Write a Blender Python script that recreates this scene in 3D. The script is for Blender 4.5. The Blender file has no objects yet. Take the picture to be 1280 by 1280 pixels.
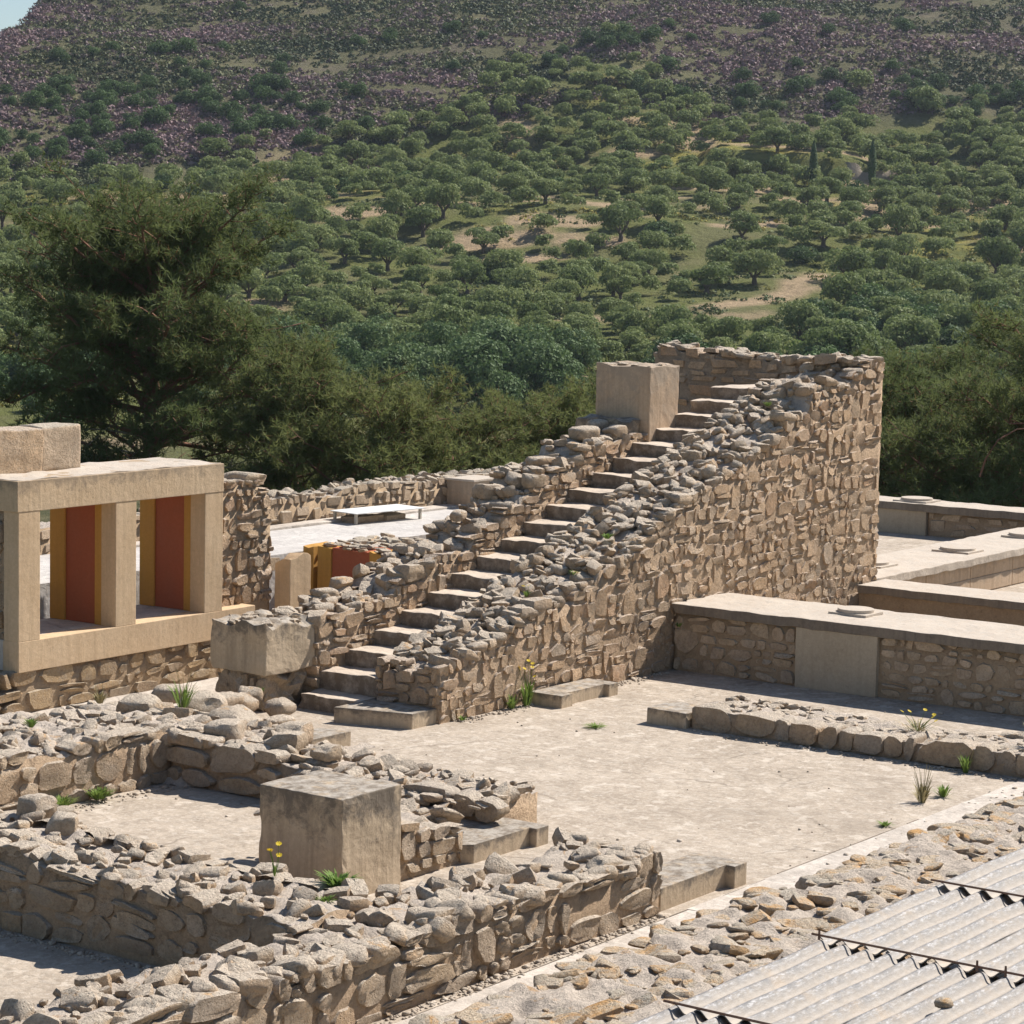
import bpy, bmesh, math, random
import numpy as np
from mathutils import Matrix, Vector

# ------------------------------------------------------------------ camera, sky, sun, exposure
SC = bpy.context.scene
COL = SC.collection
H = 5.6
YAW, PITCH, ROLL = 0.61640943, 0.10723015, 0.02114346
cam = bpy.data.cameras.new("camera"); cam_o = bpy.data.objects.new("camera", cam); COL.objects.link(cam_o)
cam.sensor_width = 36.0; cam.lens = 3178.49 / 1280 * 36.0
cam.clip_start = 0.5; cam.clip_end = 6000
_cy, _sy = math.cos(YAW), math.sin(YAW)
_f = Vector((_cy*math.cos(PITCH), _sy*math.cos(PITCH), -math.sin(PITCH)))
_r = Vector((_sy, -_cy, 0)); _u = _r.cross(_f)
_r2 = math.cos(ROLL)*_r + math.sin(ROLL)*_u
_u2 = -math.sin(ROLL)*_r + math.cos(ROLL)*_u
cam_o.matrix_world = Matrix(((_r2.x, _u2.x, -_f.x, 0), (_r2.y, _u2.y, -_f.y, 0), (_r2.z, _u2.z, -_f.z, H), (0, 0, 0, 1)))
SC.camera = cam_o

SUNV = Vector((0.90, -0.275, 1.0)).normalized()
world = bpy.data.worlds.new("World"); SC.world = world; world.use_nodes = True
wn = world.node_tree; bg = wn.nodes["Background"]
sky = wn.nodes.new("ShaderNodeTexSky"); sky.sky_type = 'NISHITA'; sky.sun_disc = False
sky.sun_elevation = math.asin(SUNV.z)
sky.sun_rotation = math.atan2(SUNV.x, SUNV.y)
sky.altitude = 100; sky.air_density = 1.0; sky.dust_density = 0.4; sky.ozone_density = 1.6
wn.links.new(sky.outputs[0], bg.inputs[0]); bg.inputs[1].default_value = 0.070
sun = bpy.data.lights.new("sun", 'SUN'); sun.energy = 5.0; sun.angle = math.radians(0.5); sun.color = (1.0, 0.935, 0.865)
sun_o = bpy.data.objects.new("sun", sun); COL.objects.link(sun_o)
sun_o.rotation_euler = SUNV.to_track_quat('Z', 'Y').to_euler()
SC.view_settings.view_transform = 'Standard'
try: SC.view_settings.look = 'None'
except Exception: pass
SC.view_settings.exposure = 0.64; SC.view_settings.gamma = 1.0
SC.view_settings.use_curve_mapping = False

random.seed(7); RNG = np.random.default_rng(7)
FW = np.array([_cy, _sy, 0.0]); RT = np.array([_sy, -_cy, 0.0])   # level forward and right axes of the view, used as map axes for the land
CP = np.array([0, 0, H])

# ------------------------------------------------------------------ materials
def newmat(name):
    m = bpy.data.materials.new(name); m.use_nodes = True
    nt = m.node_tree
    for n in list(nt.nodes): nt.nodes.remove(n)
    return m, nt
class NB:
    def __init__(s, nt): s.nt = nt
    def n(s, t, **k):
        nd = s.nt.nodes.new(t)
        for a, v in k.items(): setattr(nd, a, v)
        return nd
    def l(s, a, b): s.nt.links.new(a, b)
    def noise(s, vec, scale, detail=4, rough=0.55, dist=0.0):
        nd = s.n("ShaderNodeTexNoise"); nd.inputs["Scale"].default_value = scale
        nd.inputs["Detail"].default_value = detail; nd.inputs["Roughness"].default_value = rough
        nd.inputs["Distortion"].default_value = dist
        if vec is not None: s.l(vec, nd.inputs["Vector"])
        return nd.outputs["Fac"]
    def ramp(s, fac, stops, interp='LINEAR'):
        nd = s.n("ShaderNodeValToRGB"); cr = nd.color_ramp; cr.interpolation = interp
        while len(cr.elements) < len(stops): cr.elements.new(0.5)
        for e, (p, c) in zip(cr.elements, stops):
            e.position = p; e.color = (c[0], c[1], c[2], 1) if not isinstance(c, (int, float)) else (c, c, c, 1)
        s.l(fac, nd.inputs[0]); return nd.outputs[0]
    def mix(s, fac, a, b, mode='MIX'):
        nd = s.n("ShaderNodeMix", data_type='RGBA', blend_type=mode)
        for i, v in ((0, fac), (6, a), (7, b)):
            if isinstance(v, (int, float)): nd.inputs[i].default_value = v
            elif isinstance(v, tuple): nd.inputs[i].default_value = (v[0], v[1], v[2], 1)
            else: s.l(v, nd.inputs[i])
        return nd.outputs[2]
    def math(s, op, a, b=None, c=None):
        nd = s.n("ShaderNodeMath", operation=op)
        for i, v in enumerate((a, b, c)):
            if v is None: continue
            if isinstance(v, (int, float)): nd.inputs[i].default_value = v
            else: s.l(v, nd.inputs[i])
        return nd.outputs[0]
    def mapr(s, v, a, b, c=0.0, d=1.0):
        nd = s.n("ShaderNodeMapRange"); s.l(v, nd.inputs[0])
        for i, x in zip((1, 2, 3, 4), (a, b, c, d)): nd.inputs[i].default_value = x
        return nd.outputs[0]
    def bump(s, h, strength, dist, normal=None):
        nd = s.n("ShaderNodeBump"); nd.inputs["Strength"].default_value = strength; nd.inputs["Distance"].default_value = dist
        s.l(h, nd.inputs["Height"])
        if normal is not None: s.l(normal, nd.inputs["Normal"])
        return nd.outputs[0]
    def out(s, col, rough=0.9, normal=None, transl=0.0, spec=0.25):
        p = s.n("ShaderNodeBsdfPrincipled")
        if isinstance(col, tuple): p.inputs["Base Color"].default_value = (*col, 1)
        else: s.l(col, p.inputs["Base Color"])
        if isinstance(rough, (int, float)): p.inputs["Roughness"].default_value = rough
        else: s.l(rough, p.inputs["Roughness"])
        p.inputs["Specular IOR Level"].default_value = spec
        if normal is not None: s.l(normal, p.inputs["Normal"])
        o = s.n("ShaderNodeOutputMaterial")
        if transl > 0:
            t = s.n("ShaderNodeBsdfTranslucent")
            if isinstance(col, tuple): t.inputs[0].default_value = (*col, 1)
            else: s.l(col, t.inputs[0])
            mx = s.n("ShaderNodeMixShader"); mx.inputs[0].default_value = transl
            s.l(p.outputs[0], mx.inputs[1]); s.l(t.outputs[0], mx.inputs[2]); s.l(mx.outputs[0], o.inputs[0])
        else: s.l(p.outputs[0], o.inputs[0])
        return p

def geo(b):
    g = b.n("ShaderNodeNewGeometry"); return g
def rnd(b, g):
    oi = b.n("ShaderNodeObjectInfo")
    return b.math('FRACT', b.math('ADD', oi.outputs["Random"], g.outputs["Random Per Island"]))

def stone_material(name, cols, top=(0.40, 0.375, 0.34), top_amt=0.8, lichen=0.5, bump=1.0, dark=0.42):
    m, nt = newmat(name); b = NB(nt); g = geo(b); P = g.outputs["Position"]
    r = rnd(b, g)
    base = b.ramp(r, [(i/(len(cols)-1), c) for i, c in enumerate(cols)])
    n1 = b.noise(P, 7, 6, 0.65)
    n2 = b.noise(P, 42, 4, 0.7)
    n3 = b.noise(P, 2.2, 3)
    base = b.mix(b.mapr(n1, 0.35, 0.7), base, b.mix(0.5, base, (0.20, 0.145, 0.095)))
    base = b.mix(b.mapr(n2, 0.48, 0.72, 0, 0.55), base, (0.50, 0.43, 0.33))
    base = b.mix(b.mapr(n3, 0.52, 0.70, 0, 0.4), base, (0.36, 0.32, 0.27))
    # weathered grey crust on surfaces open to the rain, with dark and orange lichen in patches
    sx = b.n("ShaderNodeSeparateXYZ"); b.l(g.outputs["Normal"], sx.inputs[0])
    up = b.math('ADD', sx.outputs[2], b.math('MULTIPLY', b.math('SUBTRACT', n1, 0.5), 0.9))
    crust = b.mapr(up, 0.25, 0.7, 0, top_amt)
    tcol = b.mix(b.mapr(n2, 0.3, 0.75), tuple(c*0.72 for c in top), tuple(min(c*1.28, .78) for c in top))
    base = b.mix(crust, base, tcol)
    nl = b.noise(P, 3.7, 5, 0.7, 0.6)
    lm = b.math('MULTIPLY', b.mapr(nl, 0.50 if lichen > .9 else 0.605, 0.66, 0, lichen), b.mapr(up, 0.1, 0.6))
    base = b.mix(lm, base, b.mix(n2, (0.60, 0.30, 0.09), (0.62, 0.42, 0.21)))
    nd = b.noise(P, 13, 5, 0.75)
    base = b.mix(b.mapr(nd, 0.58, 0.74, 0, dark), base, (0.13, 0.115, 0.10))
    base = b.mix(b.math('MULTIPLY', b.mapr(up, .2, .7, .35, 1), b.mapr(b.noise(P, 34, 5, .8), .55, .66, 0, .65)), base, (.12, .105, .09))
    base = b.mix(b.mapr(b.noise(P, 1.15, 4, .6), .52, .68, 0, .45), base, b.mix(.5, base, (.16, .12, .085)))
    vo = b.n("ShaderNodeTexVoronoi"); vo.inputs["Scale"].default_value = 38; b.l(P, vo.inputs["Vector"])
    pits = b.mapr(vo.outputs["Distance"], 0.0, 0.35)
    h = b.math('ADD', b.math('MULTIPLY', b.noise(P, 16, 8, 0.72), 1.5), b.math('MULTIPLY', pits, 0.35))
    h = b.math('ADD', h, b.math('MULTIPLY', n2, 0.5))
    base = b.mix(b.mapr(b.noise(P, 27, 5, .75), 0.38, 0.52, 0.5, 0), base, b.mix(0.65, base, (0.14, 0.10, 0.07)))
    b.out(base, 0.93, b.bump(h, 0.9*bump, 0.036), spec=0.15)
    return m

def mortar_material(name, c1, c2, lichen=0.0, bump=1.0):
    m, nt = newmat(name); b = NB(nt); g = geo(b); P = g.outputs["Position"]
    n1 = b.noise(P, 3, 6, 0.65); n2 = b.noise(P, 30, 5, 0.7)
    col = b.mix(b.mapr(n1, 0.3, 0.7), c1, c2)
    col = b.mix(b.mapr(n2, 0.45, 0.7, 0, 0.6), col, tuple(min(1, c*1.35) for c in c2))
    col = b.mix(b.mapr(b.noise(P, 11, 5, 0.75), 0.56, 0.72, 0, 0.6), col, tuple(c*0.35 for c in c1))
    if lichen:
        col = b.mix(b.mapr(b.noise(P, 3.1, 5, 0.7, .6), 0.60, 0.66, 0, lichen), col, (0.50, 0.29, 0.12))
    h = b.math('ADD', b.noise(P, 9, 8, 0.75), b.math('MULTIPLY', n2, 0.5))
    b.out(col, 0.95, b.bump(h, 1.0*bump, 0.06), spec=0.1)
    return m

def concrete_material(name, c, c2, stain=0.6, streak=0.5, board=True, topdark=0.0, bump=0.5, lichen=0.0, stainc=(0.09, 0.08, 0.07), riser=0.0):
    m, nt = newmat(name); b = NB(nt); g = geo(b); P = g.outputs["Position"]
    n1 = b.noise(P, 1.7, 5, 0.6); n2 = b.noise(P, 25, 5, 0.7)
    col = b.mix(b.mapr(n1, 0.3, 0.7), c, c2)
    col = b.mix(b.mapr(n2, 0.42, 0.75, 0, 0.4), col, tuple(min(1, v*1.35) for v in c2))
    mp = b.n("ShaderNodeMapping"); mp.inputs["Scale"].default_value = (14, 14, 0.9); b.l(P, mp.inputs[0])
    st = b.noise(mp.outputs[0], 1.0, 4, 0.6)
    col = b.mix(b.mapr(st, 0.45, 0.75, 0, streak), col, tuple(v*0.62 for v in c))
    tc = b.n("ShaderNodeTexCoord"); sz = b.n("ShaderNodeSeparateXYZ"); b.l(tc.outputs["Generated"], sz.inputs[0])
    blot = b.noise(P, 4.5, 7, 0.75, 0.4)
    if topdark > 0:
        f = b.math('ADD', blot, b.mapr(sz.outputs[2], 0.35, 1.0, -0.12, topdark*0.2))
        col = b.mix(b.mapr(f, 0.52, 0.70, 0, stain), col, stainc)
    else:
        col = b.mix(b.mapr(blot, 0.56, 0.72, 0, stain), col, stainc)
    sp = b.noise(P, 55, 3, 0.6)
    col = b.mix(b.mapr(sp, 0.62, 0.75, 0, 0.5), col, tuple(v*0.4 for v in c))
    sx = b.n("ShaderNodeSeparateXYZ"); b.l(g.outputs["Normal"], sx.inputs[0])
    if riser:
        col = b.mix(b.math('MULTIPLY', b.mapr(sx.outputs[2], 0.3, 0.8, riser, 0), b.mapr(b.noise(P, 8, 6, .7), .32, .55, .45, 1)), col, (.10, .07, .045))  # upright faces: blotchy stain plus the risers' shade, painted into the colour
    if lichen:
        col = b.mix(b.math('MULTIPLY', b.mapr(sx.outputs[2], 0.6, 0.9), b.mapr(b.noise(P, 9, 6, .7), 0.40, 0.62, 0, lichen)), col, (0.47, 0.43, 0.37))
    h = b.math('ADD', b.noise(P, 12, 8, 0.7), b.math('MULTIPLY', st, 0.5 if board else 0.1))
    b.out(col, 0.9, b.bump(h, bump, 0.02), spec=0.2)
    return m

def floor_material(name, c, c2, c3):
    m, nt = newmat(name); b = NB(nt); g = geo(b); P = g.outputs["Position"]
    n1 = b.noise(P, 1.3, 8, 0.72); n2 = b.noise(P, 6, 6, 0.7); n3 = b.noise(P, 45, 4, 0.7)
    vo = b.n("ShaderNodeTexVoronoi"); vo.inputs["Scale"].default_value = 7.5; vo.inputs["Randomness"].default_value = 1
    wv = b.n("ShaderNodeVectorMath", operation='ADD'); b.l(P, wv.inputs[0])
    nn = b.n("ShaderNodeTexNoise"); nn.inputs["Scale"].default_value = 5; nn.inputs["Detail"].default_value = 3; b.l(P, nn.inputs["Vector"])
    ms = b.n("ShaderNodeVectorMath", operation='SCALE'); ms.inputs["Scale"].default_value = 0.16; b.l(nn.outputs["Color"], ms.inputs[0])
    b.l(ms.outputs[0], wv.inputs[1]); b.l(wv.outputs[0], vo.inputs["Vector"])
    cs = b.n("ShaderNodeSeparateColor"); b.l(vo.outputs["Color"], cs.inputs[0])
    col = b.mix(b.mapr(n1, 0.38, 0.62), tuple(v*.86 for v in c), c2)
    col = b.mix(b.mapr(cs.outputs[0], 0.0, 1.0, 0, 0.45), col, c2)
    col = b.mix(b.math('MULTIPLY', b.mapr(cs.outputs[1], 0.80, 0.93, 0, 0.45), b.mapr(n2, .42, .58)), col, c3)
    col = b.mix(b.mapr(n2, 0.47, 0.66, 0, 0.6), col, tuple(v*0.66 for v in c))
    col = b.mix(b.mapr(b.noise(P, 17, 4, .7), 0.50, 0.64, 0, 0.5), col, c3)
    col = b.mix(b.mapr(n3, 0.5, 0.72, 0, 0.4), col, tuple(v*0.55 for v in c))
    col = b.mix(b.mapr(b.noise(P, 4.2, 7, .6, .3), 0.575, 0.61, 0, 0.55), col, c3)
    col = b.mix(b.mapr(b.noise(P, 2.3, 6, .7), 0.60, 0.72, 0, 0.5), col, c3)
    vc = b.n("ShaderNodeTexVoronoi", feature='DISTANCE_TO_EDGE'); vc.inputs["Scale"].default_value = 0.55; b.l(wv.outputs[0], vc.inputs["Vector"])
    ck = b.math('MULTIPLY', b.mapr(vc.outputs["Distance"], 0.0, 0.012, 1, 0), b.mapr(b.noise(P, 1.1, 3), .5, .6))
    col = b.mix(b.math('MULTIPLY', ck, .55), col, tuple(v*0.35 for v in c))
    col = b.mix(b.mapr(b.noise(P, .55, 5, .7, 1.0), 0.52, 0.68, 0, 0.45), col, tuple(v*0.68 for v in c))
    h = b.math('ADD', b.math('MULTIPLY', n2, 1.0), b.math('MULTIPLY', n3, 0.35))
    h = b.math('ADD', h, b.mapr(vo.outputs["Distance"], 0.25, 0.6, 0, -0.25))
    b.out(col, 0.92, b.bump(h, 0.55, 0.03), spec=0.15)
    return m

def leaf_material(name, a, bcol, c=None, transl=0.25, scale=0.6, attr=None, rough=0.7, brown=None):
    m, nt = newmat(name); b = NB(nt); g = geo(b); P = g.outputs["Position"]
    if attr:
        at = b.n("ShaderNodeAttribute", attribute_name=attr); base = at.outputs["Color"]
        base = b.mix(g.outputs["Random Per Island"], b.mix(0.35, base, (0.02, 0.02, 0.01)), base)
    else:
        oi = b.n("ShaderNodeObjectInfo")
        f = b.math('ADD', b.math('MULTIPLY', oi.outputs["Random"], 0.6), b.math('MULTIPLY', b.noise(P, scale, 3), 0.5))
        base = b.mix(b.mapr(f, 0.2, 0.85), a, bcol)
        base = b.mix(b.mapr(g.outputs["Random Per Island"], 0, 1, 0, 0.5), base, c or bcol)
        if brown: base = b.mix(b.mapr(g.outputs["Random Per Island"], 0.93, 0.95, 0, 0.8), base, brown)
    b.out(base, rough, None, transl, spec=0.2)
    return m

M = {}
M['tower_stone'] = stone_material('buff_limestone_rubble', [(.66,.455,.275),(.55,.375,.23),(.70,.50,.32),(.51,.365,.235),(.64,.47,.31),(.60,.38,.225),(.55,.43,.31)], top=(.62,.515,.415), lichen=.65)
M['low_stone'] = stone_material('weathered_limestone_rubble', [(.59,.44,.29),(.51,.39,.27),(.63,.48,.33),(.49,.39,.29),(.59,.41,.25),(.53,.43,.33)], top=(.65,.545,.44), lichen=.65)
M['lichen_stone'] = stone_material('orange_lichened_slab', [(.50,.41,.31),(.62,.37,.16),(.48,.39,.30),(.46,.39,.31),(.60,.38,.18),(.52,.43,.33)], top_amt=.5, top=(.70,.59,.48), lichen=1.0)
M['pale_stone'] = stone_material('clean_squared_stone', [(.62,.47,.31),(.52,.39,.26),(.66,.51,.36),(.48,.36,.25),(.57,.43,.30)], top=(.47,.42,.34), lichen=.1, bump=.7, dark=.2)
M['warm_stone'] = stone_material('ochre_plinth_stone', [(.40,.27,.14),(.34,.22,.12),(.44,.31,.17),(.30,.21,.13),(.38,.30,.22)], top=(.45,.38,.28), lichen=.0, bump=.5, dark=.25)
M['mortar'] = mortar_material('earth_mortar', (.40,.285,.185), (.50,.37,.25))
M['mortar_top'] = mortar_material('rubble_top_mortar', (.47,.405,.34), (.60,.52,.43), lichen=.65)
M['mortar_pale'] = mortar_material('ochre_render', (.29,.21,.135), (.37,.275,.18), bump=.4)
M['concrete'] = concrete_material('stained_cast_block', (.42,.325,.22), (.50,.395,.275), stain=.75, streak=.6, topdark=1.0, lichen=.7)
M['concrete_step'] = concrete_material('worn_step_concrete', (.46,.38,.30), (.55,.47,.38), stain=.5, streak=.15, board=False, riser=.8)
M['concrete_cap'] = concrete_material('lichened_cap_concrete', (.42,.355,.285), (.50,.43,.35), stain=.45, streak=.1, board=False, lichen=.6, bump=.7)
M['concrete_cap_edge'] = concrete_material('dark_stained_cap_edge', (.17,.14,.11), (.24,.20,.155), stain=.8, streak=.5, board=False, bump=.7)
M['plaster'] = concrete_material('smooth_tan_plaster', (.38,.31,.22), (.43,.36,.265), stain=.25, streak=.25, bump=.25)
M['timber_plaster'] = concrete_material('timber_grained_plaster', (.53,.375,.225), (.58,.43,.275), stain=.16, streak=.35, bump=.3, stainc=(.22,.18,.13))
M['lintel'] = concrete_material('stained_lintel_plaster', (.50,.36,.22), (.57,.43,.28), stain=.6, streak=.3, topdark=1.0, bump=.5, stainc=(.20,.16,.12))
M['pillar'] = concrete_material('rosy_tan_plaster', (.43,.31,.205), (.50,.38,.265), stain=.5, streak=.55, topdark=1.2, bump=.4, stainc=(.25,.22,.18))
M['yellow'] = concrete_material('ochre_yellow_paint', (.50,.27,.06), (.46,.25,.07), stain=.15, streak=.3, bump=.2, stainc=(.25,.15,.06))
M['red'] = concrete_material('faded_red_paint', (.37,.105,.05), (.33,.11,.06), stain=.2, streak=.1, bump=.15, stainc=(.2,.1,.06))
M['floor'] = floor_material('worn_limestone_paving', (.375,.31,.24), (.46,.39,.31), (.59,.525,.44))
M['floor_smooth'] = floor_material('pale_screed', (.50,.44,.375), (.56,.50,.43), (.62,.57,.50))
M['terrace'] = floor_material('white_terrace_screed', (.52,.49,.455), (.56,.53,.49), (.60,.57,.53))
M['bark'] = concrete_material('pine_bark', (.20,.10,.065), (.27,.15,.10), stain=.5, streak=.5, bump=1)
M['dead_twig'] = concrete_material('bare_grey_twig', (.42,.37,.33), (.36,.32,.29), stain=.2, streak=.1, bump=.1)
M['olive_bark'] = concrete_material('olive_bark', (.10,.08,.06), (.14,.11,.085), stain=.3, streak=.3)
M['pine'] = leaf_material('pine_needles', (.11,.145,.055), (.20,.22,.08), (.15,.18,.06), transl=.45, brown=(.16,.09,.045))
M['olive'] = leaf_material('olive_leaves', (.155,.205,.065), (.28,.32,.12), (.10,.145,.045), transl=.32, scale=.15)
M['shrub'] = leaf_material('dark_shrub_leaves', (.075,.125,.045), (.12,.19,.06), (.055,.09,.03), transl=.25, scale=.15)
M['bright_leaf'] = leaf_material('fresh_green_leaves', (.15,.24,.05), (.20,.30,.07), (.10,.17,.04), transl=.3)
M['weed'] = leaf_material('weed_leaves', (.17,.25,.05), (.24,.33,.08), (.12,.19,.05), transl=.3)
M['dry'] = leaf_material('dry_weed_stalk', (.38,.32,.17), (.30,.27,.14), (.30,.25,.12), transl=.1)
M['scrub'] = leaf_material('hillside_scrub', None, None, attr='tint', transl=.1)
m, nt = newmat('yellow_petals'); NB(nt).out((.80, .60, .02), .6, None, .2); M['petal'] = m
m, nt = newmat('bleached_board'); bb = NB(nt); g_ = geo(bb); bb.out(bb.mix(bb.noise(g_.outputs["Position"], 5, 4), (.72,.72,.70), (.60,.60,.58)), .6); M['board'] = m
m, nt = newmat('weathered_pale_timber'); bb = NB(nt); g_ = geo(bb); bb.out(bb.mix(bb.noise(g_.outputs["Position"], 9, 4), (.50,.46,.38), (.40,.36,.30)), .8); M['legwood'] = m
m, nt = newmat('rusty_iron'); bb = NB(nt); g_ = geo(bb); bb.out(bb.mix(bb.noise(g_.outputs["Position"], 30, 5, .7), (.10,.05,.035), (.25,.15,.10)), .8); M['rust'] = m

def roof_material():
    m, nt = newmat('weathered_fibre_cement'); b = NB(nt); g = geo(b); P = g.outputs["Position"]
    mp = b.n('ShaderNodeMapping'); mp.inputs['Scale'].default_value = (.35, 1, 1); b.l(P, mp.inputs[0]); n1 = b.noise(P, 3, 6, .7); n2 = b.noise(mp.outputs[0], 48, 5, .75); n3 = b.noise(P, 9, 6, .75)
    at = b.n("ShaderNodeAttribute", attribute_name='ridge')      # 1 on the crowns, 0 in the gutters where dirt gathers
    col = b.mix(at.outputs["Fac"], (.35, .31, .26), (.19, .185, .18))
    col = b.mix(b.mapr(n3, .40, .68, 0, .65), col, (.36, .31, .25))
    col = b.mix(b.math('MULTIPLY', b.mapr(n2, .50, .66), b.mapr(at.outputs["Fac"], .45, .9)), col, (.45, .44, .43))
    col = b.mix(b.mapr(n1, .55, .75, 0, .45), col, (.42, .30, .18))
    h = b.math('ADD', n2, n3)
    b.out(col, b.mapr(n2, .3, .7, .8, .45), b.bump(h, .6, .008), spec=.35)
    return m
M['roof'] = roof_material()

def land_material():
    m, nt = newmat('hillside_soil_and_grass'); b = NB(nt); g = geo(b); P = g.outputs["Position"]
    at = b.n("ShaderNodeAttribute", attribute_name='ground')
    n1 = b.noise(P, .12, 6, .7); n2 = b.noise(P, .9, 6, .75)
    col = at.outputs["Color"]
    col = b.mix(b.mapr(n2, .42, .68, 0, .6), col, b.mix(.6, col, (.06, .065, .03)))
    col = b.mix(b.mapr(n1, .55, .72, 0, .35), col, (.30, .25, .15))
    b.out(col, .95, b.bump(b.math('ADD', n2, n1), 1.0, .8), spec=.05)
    return m
M['land'] = land_material()
m, nt = newmat('pale_rock'); bb = NB(nt); g_ = geo(bb); bb.out(bb.mix(bb.noise(g_.outputs["Position"], .8, 6, .7), (.24,.20,.15), (.40,.33,.25)), .95, bb.bump(bb.noise(g_.outputs["Position"], .6, 8, .75), 1, 1.0)); M['rock'] = m

# ------------------------------------------------------------------ object helpers
def tag(o, label=None, cat=None, group=None, kind=None):
    if label: o['label'] = label
    if cat: o['category'] = cat
    if group: o['group'] = group
    if kind: o['kind'] = kind
    return o
def thing(name, loc, label, cat, group=None):
    o = bpy.data.objects.new(name, None); COL.objects.link(o); o.location = loc; o.empty_display_size = .2
    return tag(o, label, cat, group)
def raw_mesh(name, V, F, mat, smooth=False, mi=None, mats=None):
    """V (n,3); F list of faces or (m,3)/(m,4) array"""
    me = bpy.data.meshes.new(name)
    V = np.asarray(V, dtype=np.float32)
    if isinstance(F, np.ndarray):
        k = F.shape[1]; me.vertices.add(len(V)); me.vertices.foreach_set('co', V.ravel())
        me.loops.add(F.size); me.loops.foreach_set('vertex_index', F.astype(np.int32).ravel())
        me.polygons.add(len(F)); me.polygons.foreach_set('loop_start', np.arange(0, F.size, k, dtype=np.int32))
        me.update(calc_edges=True)
    else:
        me.from_pydata([tuple(map(float, v)) for v in V], [], F)
    for x in (mats or [mat]): me.materials.append(x)
    if mi is not None: me.polygons.foreach_set('material_index', np.asarray(mi, dtype=np.int32))
    if smooth: me.polygons.foreach_set('use_smooth', np.ones(len(me.polygons), dtype=bool))
    me.validate(); me.update()
    return me
def part(name, me, parent=None, loc=None):
    o = bpy.data.objects.new(name, me); COL.objects.link(o)
    if parent is not None: o.parent = parent
    if loc is not None: o.location = loc
    return o
def world_part(name, V, F, mat, parent, smooth=False, **k):
    """mesh given in world metres, stored relative to its thing"""
    V = np.asarray(V, float)
    if parent is not None:
        p = parent
        off = np.array(p.location)
        while p.parent is not None: p = p.parent; off = off + np.array(p.location)
        V = V - off
    return part(name, raw_mesh(name, V, F, mat, smooth, **k), parent)
def solo(name, V, F, mat, label, cat, group=None, smooth=False, **k):
    V = np.asarray(V, float); c = V.mean(0); c[2] = V[:, 2].min()
    o = part(name, raw_mesh(name, V - c, F, mat, smooth, **k), None, tuple(c))
    return tag(o, label, cat, group)

def rough_box(x0, x1, y0, y1, z0, z1, bev=.012, cut=.15, amp=.004, seed=0, ragged=0.0, chips=0.0):
    """bevelled, subdivided, slightly uneven block -> V, F"""
    bm = bmesh.new(); bmesh.ops.create_cube(bm, size=1)
    sx, sy, sz = x1-x0, y1-y0, z1-z0
    for v in bm.verts:
        v.co = Vector((x0 + (v.co.x+.5)*sx, y0 + (v.co.y+.5)*sy, z0 + (v.co.z+.5)*sz))
    if bev > 0:
        bmesh.ops.bevel(bm, geom=list(bm.edges), offset=bev, segments=2, affect='EDGES', profile=.6)
    for ax, s in ((0, sx), (1, sy), (2, sz)):
        n = int(s/cut)
        for i in range(1, n):
            co = [0, 0, 0]; no = [0, 0, 0]; no[ax] = 1; co[ax] = (x0, y0, z0)[ax] + s*i/n
            bmesh.ops.bisect_plane(bm, geom=list(bm.verts)+list(bm.edges)+list(bm.faces), plane_co=co, plane_no=no)
    rs = np.random.RandomState(seed)
    V = np.array([v.co[:] for v in bm.verts])
    V += fnoise(V*4 + seed, 3)*amp*2
    if chips:
        lo = np.array([x0, y0, z0]); hi = np.array([x1, y1, z1]); ed = ((V-lo < .03) | (hi-V < .03)).sum(1) >= 2
        q = np.clip(fnoise1(V*9 + seed) - .15, 0, 1)*chips*ed; V += (np.array([(x0+x1)/2, (y0+y1)/2, (z0+z1)/2])-V)/(np.linalg.norm((hi-lo)/2)+1e-6)*q[:, None]
    if ragged:
        t = np.clip((V[:, 2]-z0)/sz, 0, 1)
        k = t**3
        V[:, 2] += k*ragged*(fnoise1(V*5 + seed) - .35)
    bm.verts.index_update()
    F = [[v.index for v in f.verts] for f in bm.faces]
    bm.free()
    return V, F
def _hash(ix, iy, iz, s=0):
    h = (ix*374761393 + iy*668265263 + iz*1274126177 + s*362437) & 0xFFFFFFFF
    h = ((h ^ (h >> 13))*1274126177) & 0xFFFFFFFF
    return ((h ^ (h >> 16)) & 0xFFFF)/32767.5 - 1
def fnoise1(P, s=0):
    P = np.asarray(P, float); I = np.floor(P).astype(np.int64); f = P - I; f = f*f*(3-2*f)
    r = 0
    for dx in (0, 1):
        for dy in (0, 1):
            for dz in (0, 1):
                w = (f[:, 0] if dx else 1-f[:, 0])*(f[:, 1] if dy else 1-f[:, 1])*(f[:, 2] if dz else 1-f[:, 2])
                r = r + w*_hash(I[:, 0]+dx, I[:, 1]+dy, I[:, 2]+dz, s)
    return r
def fnoise(P, oct=3, s=0):
    out = np.zeros((len(P), 3))
    for c in range(3):
        a = 1
        for o in range(oct):
            out[:, c] += a*fnoise1(np.asarray(P)*2**o + 17.3*o, s+c*7+o); a *= .5
    return out
def fbm(P, oct=4, s=0):
    r = 0; a = 1
    for o in range(oct): r = r + a*fnoise1(np.asarray(P)*2.03**o + 9.1*o, s+o); a *= .5
    return r
def merge(parts):
    Vs, Fs, n = [], [], 0
    for V, F in parts:
        Vs.append(np.asarray(V)); Fs += [[i+n for i in f] for f in F]; n += len(V)
    return np.concatenate(Vs), Fs
def prism(poly, z0, z1):
    n = len(poly); V = [(x, y, z0) for x, y in poly] + [(x, y, z1) for x, y in poly]
    F = [list(range(n))[::-1], list(range(n, 2*n))] + [[i, (i+1) % n, n+(i+1) % n, n+i] for i in range(n)]
    return np.array(V, float), F
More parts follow.
